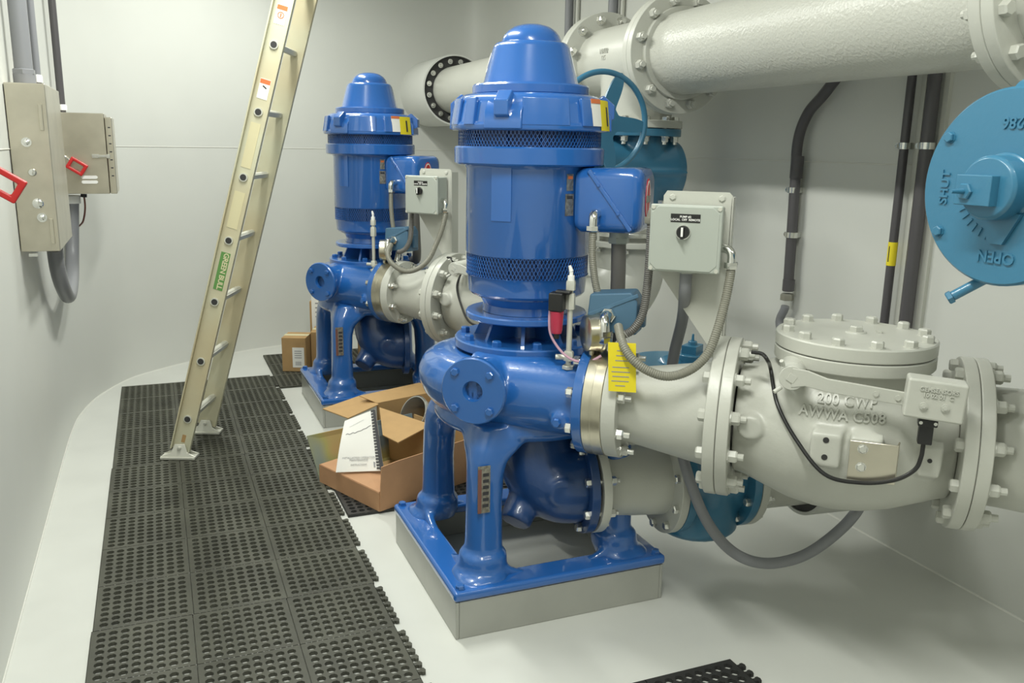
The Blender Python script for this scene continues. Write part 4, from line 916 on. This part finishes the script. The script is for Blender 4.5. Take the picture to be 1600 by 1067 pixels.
b = B(); b.tube([at_plane(86, 395, (0, 4.45, 0), (0, 1, 0)) + V((0, 0, .02)), at_plane(90, 420, (0, 4.5, 0), (0, 1, 0)), at_plane(98, 448, (0, 4.6, 0), (0, 1, 0)), at_plane(107, 463, (0, 4.8, 0), (0, 1, 0)), at_plane(112, 440, (0, 5.1, 0), (0, 1, 0)), at_plane(113, 400, (0, 5.3, 0), (0, 1, 0)), at_plane(113, 340, (0, 5.35, 0), (0, 1, 0)), at_plane(113, 306, (0, 5.35, 0), (0, 1, 0))], .034, 18, 8); obj('conduit_body', b, M['gconduit'], c)
b = B(); p = at_plane(113, 309, (0, 5.35, 0), (0, 1, 0)); b.cyl(p + V((0, 0, -.03)), p + V((0, 0, .012)), .041, n=24); obj('hub_fitting', b, M['white'], c)
c = thing('thin_wire', 'thin brown wire hanging from the bottom of the square stainless box', 'wire', at_plane(124, 352, (0, 5.35, 0), (0, 1, 0)))
b = B(); b.tube([at_plane(131, 303, (0, 5.35, 0), (0, 1, 0)), at_plane(133, 325, (0, 5.36, 0), (0, 1, 0)), at_plane(130, 345, (0, 5.4, 0), (0, 1, 0)), at_plane(124, 353, (0, 5.45, 0), (0, 1, 0))], .005, 8); obj('wire', b, M['brownplate'], c)
b = B(); b.cyl(at_plane(131, 303, (0, 5.35, 0), (0, 1, 0)), at_plane(131, 308, (0, 5.35, 0), (0, 1, 0)), .016, n=12); obj('gland', b, M['black'], c)

# ------------------------------------------------------------------ ladder
L0 = V((.024, 4.385, 0)); rd = V((.363, .932, 0)); wd = V((.932, -.363, 0)); ph = math.radians(15.8)
td = wd * math.sin(ph) + V((0, 0, math.cos(ph))); qd = wd * math.cos(ph) - V((0, 0, math.sin(ph)))
FL = Matrix(((qd.x, rd.x, td.x, L0.x), (qd.y, rd.y, td.y, L0.y), (qd.z, rd.z, td.z, L0.z), (0, 0, 0, 1)))
r = thing('extension_ladder', 'yellowed fibreglass ladder leaning to the right with its feet on the mats', 'ladder', (0, .19, 0.0), None, FL)
LL = 2.98; hw_ = .047
S0 = .225
for (y, s) in ((0, -1), (.386, 1)):
    b = B(); b.box((0, y, LL / 2 + .02), (2 * hw_, .006, LL - .08))
    for q in (-1, 1): b.box((q * (hw_ - .003), y + s * .011, LL / 2 + .02), (.007, .026, LL - .08))
    rail = obj('side_rail', b, M['fglass'], r, FL, bevel=.0015, seg=1)
    # shoe
    b = B(); Fi = FL.inverted()
    f0 = FL @ V((0, y, .03)); f0.z = 0
    Ff = Matrix(((wd.x, rd.x, 0, f0.x), (wd.y, rd.y, 0, f0.y), (0, 0, 1, 0.0135), (0, 0, 0, 1)))
    b.box((0.0, 0, .008), (.17, .075, .014)); 
    b.prism([(-.09, -.03, .014), (.09, -.03, .014), (.045, -.022, .035), (.032, -.015, .075), (-.017, -.015, .075), (-.035, -.022, .035)], (0, .008, 0))
    b.prism([(-.09, .022, .014), (.09, .022, .014), (.045, .015, .035), (.032, .010, .075), (-.017, .010, .075), (-.035, .015, .035)], (0, .008, 0))
    b.cyl((.008, -.03, .058), (.008, .03, .058), .009, n=14)
    obj('foot_shoe', b, M['alu'], r, Ff, bevel=.003)
    if s < 0:
        yl = y - .0038
        def lab(z0, z1, w, m, off=0.0, name='sticker'):
            b = B(); b.box((off, yl, (z0 + z1) / 2), (w, .001, z1 - z0)); return obj(name, b, M[m], rail, FL)
        st = lab(S0 + 3 * .305 - .245, S0 + 3 * .305 - .06, .044, 'green'); st['label'] = 'green maker label with pale letters'
        zc = S0 + 3 * .305 - .152
        obj('label_lettering', xf(text_b('GREEN BULL', .034, .0006, bold=.0008, spacing=.92), plane_m((.004, yl - .0008, zc), (0, 0, -1), (1, 0, 0))), M['cream'], st, FL, smooth=0)
        lab(S0 + 3 * .305 + .06, S0 + 4 * .305 - .07, .05, 'cream'); lab(S0 + 4 * .305 + .045, S0 + 5 * .305 - .05, .046, 'cream')
        for (z0, z1) in ((S0 + 5 * .305 + .06, S0 + 5 * .305 + .15), (S0 + 6 * .305 + .09, S0 + 6 * .305 + .175)):
            k = lab(z0, z1, .048, 'paper'); b = B(); b.box((0, yl - .0007, z1 - .012), (.046, .0006, .02)); obj('sticker_header', b, M['orange'], k, FL)
            b = B()
            if z0 > S0 + 1.85: b.ring(.011, .015, 0, .0006, (0, yl - .0007, z1 - .045), (0, -1, 0), 20); b.box((0, yl - .001, z1 - .045), (.006, .0006, .016))
            else: b.box((.002, yl - .001, z1 - .036), (.02, .0006, .006), Matrix.Rotation(.5, 3, 'Y'))
            obj('sticker_symbol', b, M['orange'] if z0 > S0 + 1.85 else M['ink'], k, FL)
        lab(.10, .14, .018, 'card', .002)
for k in range(9):
    z = S0 + .305 * k
    b = B(); b.cyl((0, -.006, z), (0, .392, z), .0155, n=18); b.ring(.009, .0200, 0, .006, (0, -.004, z), (0, -1, 0), 22); b.box((0, .193, z), (.031, .37, .02))
    g = obj('rung', b, M['alu'], r, FL)
    b = B(); b.cyl((0, -.0112, z), (0, -.0085, z), .0145, n=18); obj('rung_bore', b, M['gasket'], g, FL)

# ------------------------------------------------------------------ cartons
def slab(poly, t=.005):
    P = [V(p) for p in poly]; n = (P[1] - P[0]).cross(P[2] - P[0]).normalized() * t
    b = B(); b.prism([p - n / 2 for p in P], n); return b
zb = .0135
A_ = V((.805, 3.41, zb)); u = V((.922, .388, 0)); w = V((-.388, .922, 0))
hh = .21
r = thing('open_carton', 'open crushed cardboard box with a manual on it, between the two pumps', 'cardboard box', A_ + u * .28 + w * .22)
def Q(a, c, z): return A_ + u * a + w * c + V((0, 0, z))
LA, LW = .56, .46
obj('bottom', slab([Q(0, 0, .004), Q(LA, 0, .004), Q(LA, LW, .004), Q(0, LW, .004)]), M['card'], r)
obj('side_wall', slab([Q(0, 0, 0), Q(LA, 0, 0), Q(LA, 0, hh), Q(.10, 0, hh - .005), Q(.01, -.004, hh - .01)]), M['card2'], r)
obj('side_wall', slab([Q(LA, 0, 0), Q(LA, LW, 0), Q(LA, LW, hh), Q(LA, 0, hh)]), M['card'], r)
obj('crushed_wall', slab([Q(0, 0, 0), Q(0, LW, 0), Q(0, LW, .085), Q(0, 0, .085)]), M['card2'], r)
obj('crushed_wall', slab([Q(0, 0.004, .085), Q(0, LW - .004, .085), Q(.20, LW - .03, .105), Q(.17, .004, .075)]), M['card2'], r)
obj('end_wall', slab([Q(0, LW, 0), Q(LA, LW, 0), Q(LA, LW + .02, hh), Q(-.02, LW + .07, hh)]), M['smudge'], r)
# its far half: walls and four folded-out flaps round a pipe fitting
h2 = .27
NL, NR, FR, FL_ = at_z(593, 637, h2), at_z(674, 664, h2), at_z(690, 610, h2), at_z(589, 630, h2)
def low(p, z=.0): return V((p.x, p.y, zb + z))
obj('inner_wall', slab([low(NL, .01), low(NR, .01), NR, NL]), M['card'], r)
obj('inner_wall', slab([low(NR, .01), low(FR, .01), FR, NR]), M['card'], r)
obj('inner_wall', slab([low(FR, .01), low(FL_, .01), FL_, FR]), M['card'], r)
obj('flap', slab([at_z(592, 632, h2), at_z(561, 619, h2), at_z(504, 639, .235), at_z(544, 654, .235)]), M['card'], r)
obj('flap', slab([NL, NR, at_z(622, 692, .245), at_z(598, 680, .245)]), M['card'], r)
obj('flap', slab([FL_, FR, at_z(686, 609, .275), at_z(655, 598, .30), at_z(561, 618.5, .30)]), M['card'], r)
obj('flap', slab([Q(LA, .02, hh), Q(LA + .02, .10, hh + .005), Q(LA + .09, .12, hh - .05), Q(LA + .09, .03, hh - .07)]), M['card'], r)
obj('flap', slab([FR, NR, NR + V((.10, .05, -.04)), FR + V((.10, .04, -.02))]), M['card'], r)
pc = (NR + FR + FL_) / 3; pc.z = .215
r2 = thing('pipe_fitting', 'grey metal pipe fitting lying inside the open crushed cardboard box', 'pipe fitting', pc + V((0, 0, -.08)))
b = B(); b.lathe([(.082, -.13), (.084, .02), (.088, .03), (.092, .036), (.096, .05), (.091, .058), (.086, .058), (.078, .0), (.076, -.12)], pc + V((.02, 0, -.005)), V((-.72, -.30, .42)), 40, closed=True); obj('fitting_shell', b, M['zinc'], r2)
# manual
mc = [at_plane(460 + x / 4.447, 580 + y / 4.447, p, (-.35, -.75, .56)) for (x, y), p in (((288, 702), Q(.03, .26, .115)), ((622, 690), Q(.03, .26, .115)), ((560, 262), Q(.03, .26, .115)), ((350, 345), Q(.03, .26, .115)))]
r = thing('spiral_manual', 'white comb-bound manual propped up on the crushed cardboard box', 'manual', (mc[0] + mc[1]) / 2)
b = B(); nrm = (mc[1] - mc[0]).cross(mc[3] - mc[0]).normalized(); n = 10; vs = []; fs = []
for j in range(n + 1):
    for i in range(n + 1):
        s_, t_ = i / n, j / n
        p = (mc[0] * (1 - s_) + mc[1] * s_) * (1 - t_) + (mc[3] * (1 - s_) + mc[2] * s_) * t_
        p = p + nrm * (.012 * math.sin(PI * t_) * (1 - s_)); vs += [p, p - nrm * .009]
for j in range(n):
    for i in range(n):
        q = 2 * (j * (n + 1) + i); k = q + 2; l = q + 2 * (n + 1); m_ = l + 2
        fs += [(q, k, m_, l), (q + 1, l + 1, m_ + 1, k + 1)]
for i in range(n):
    q = 2 * i; fs.append((q, q + 1, q + 3, q + 2)); q = 2 * (n * (n + 1) + i); fs.append((q, q + 2, q + 3, q + 1))
    q = 2 * i * (n + 1); l = q + 2 * (n + 1); fs.append((q, l, l + 1, q + 1)); q += 2 * n; l += 2 * n; fs.append((q, q + 1, l + 1, l))
b.add(vs, fs); obj('pages', b, M['paper'], r)
def on(s_, t_, h=.002): return (mc[0] * (1 - s_) + mc[1] * s_) * (1 - t_) + (mc[3] * (1 - s_) + mc[2] * s_) * t_ + nrm * (.012 * math.sin(PI * t_) * (1 - s_) + h)
b = B(); b.prism([on(.925, .01, .001), on(1.0, .01, .001), on(1.0, .99, .001), on(.93, .99, .001)], nrm * .006)
for k in range(20):
    t_ = .03 + k * .0495; b.prism([on(.86, t_, .0015), on(.93, t_, .0015), on(.93, t_ + .022, .0015), on(.86, t_ + .022, .0015)], nrm * .004)
obj('comb_binding', b, M['ink'], r)
b = B(); pts = [on(.12 + .7 * k / 14, .70 - .003 * k + .10 * (k / 14) ** 2 + .012 * math.sin(k * 2.1) * (1 if k < 6 else .4), .002) for k in range(15)]
b.tube(pts, .0011, 5, 2)
for (t_, s0, s1) in ((.845, .3, .62), (.83, .2, .5)): b.prism([on(s0, t_), on(s1, t_ + .04), on(s1, t_ + .043), on(s0, t_ + .003)], nrm * .0004)
obj('printed_line', b, M['greyink'], r)
ex = (mc[1] - mc[0]).normalized(); ey = nrm.cross(ex)
for (t_, txt, sz) in ((.235, 'INSTALLATION OPERATION', .0118), (.195, 'MAINTENANCE', .0118), (.115, 'INSTRUCTIONS', .0105)):
    obj('printed_title', xf(text_b(txt, sz, .0002), plane_m(on(.48, t_, .0035), ex, ey)), M['greyink'], r, smooth=0)
b = B(); b.prism([on(.80, .06), on(.83, .06), on(.84, .14), on(.80, .15)], nrm * .0004); obj('printed_mark', b, M['greyink'], r)
# closed cartons at the far wall
def carton(lab, c, dx, dy, dz, rot, m='card', label=None, tape=True):
    F = frame(c, rot); r = thing('carton', lab, 'cardboard box', (0, 0, 0), 'closed cartons behind the far pump', F)
    b = B(); b.box((0, 0, dz / 2), (dx, dy, dz)); obj('box_body', b, M[m], r, F, bevel=.004)
    if tape:
        b = B(); b.box((0, 0, dz + .0006), (dx + .002, .05, .001)); obj('tape', b, M['cream'], r, F)
    if label:
        x, z, w_, h_ = label; b = B(); b.box((x, -dy / 2 - .0008, z), (w_, .001, h_)); l = obj('shipping_label', b, M['paper'], r, F)
        b = B(); y = -dy / 2 - .0016
        for k in range(4): b.box((x - w_ * .02, y, z + h_ * (.32 - k * .11)), (w_ * .6, .0006, h_ * .035))
        for k in range(9): b.box((x - w_ * .25 + k * w_ * .06, y, z - h_ * .3), (w_ * (.02 + .02 * (k % 2)), .0006, h_ * .2))
        obj('label_print', b, M['greyink'], l, F)
    return r
carton('small brown carton with a white shipping label, leftmost of the closed cartons', V((.85, 5.98, zb)), .165, .19, .238, -22, label=(.03, .10, .08, .14))
carton('brown carton behind the far pump legs, right of the labelled one', V((1.075, 6.06, zb)), .20, .22, .25, -18)
carton('tall pale carton standing upright behind the other cartons', V((1.11, 6.36, zb)), .18, .17, .41, -20, 'card', label=(.0, .3, .15, .3))
carton('brown carton farthest right, seen between the far pump legs', V((1.42, 6.02, zb)), .26, .24, .25, -10, label=(-.02, .12, .14, .12))

# ------------------------------------------------------------------ light
def area(name, loc, sx, sy, e, col=(1, .985, .90)):
    l = bpy.data.lights.new(name, 'AREA'); l.shape = 'RECTANGLE'; l.size = sx; l.size_y = sy; l.energy = e; l.color = col
    o = link(bpy.data.objects.new(name, l)); o.location = loc; return o
LC = (.985, 1, .935)
area('ceiling_or_fill_lamp', (.5, 1.1, 2.96), .14, 1.2, 40, LC)
area('ceiling_or_fill_lamp', (.45, 3.5, 2.96), .14, 1.2, 40, LC)
area('ceiling_or_fill_lamp', (.75, 5.5, 2.96), .14, 1.0, 30, LC)
area('ceiling_or_fill_lamp', (1.7, .1, 2.96), 1.2, .14, 10, LC)  # added fill light without a known fixture, lifts the floor on the right
w_ = bpy.data.worlds.new('world'); sc.world = w_; w_.use_nodes = True
w_.node_tree.nodes['Background'].inputs[0].default_value = (.8, .85, .8, 1); w_.node_tree.nodes['Background'].inputs[1].default_value = .2
vs_ = sc.view_settings; vs_.view_transform = 'Standard'; vs_.look = 'None'; vs_.exposure = 0.42; vs_.gamma = 1.0; vs_.use_curve_mapping = False
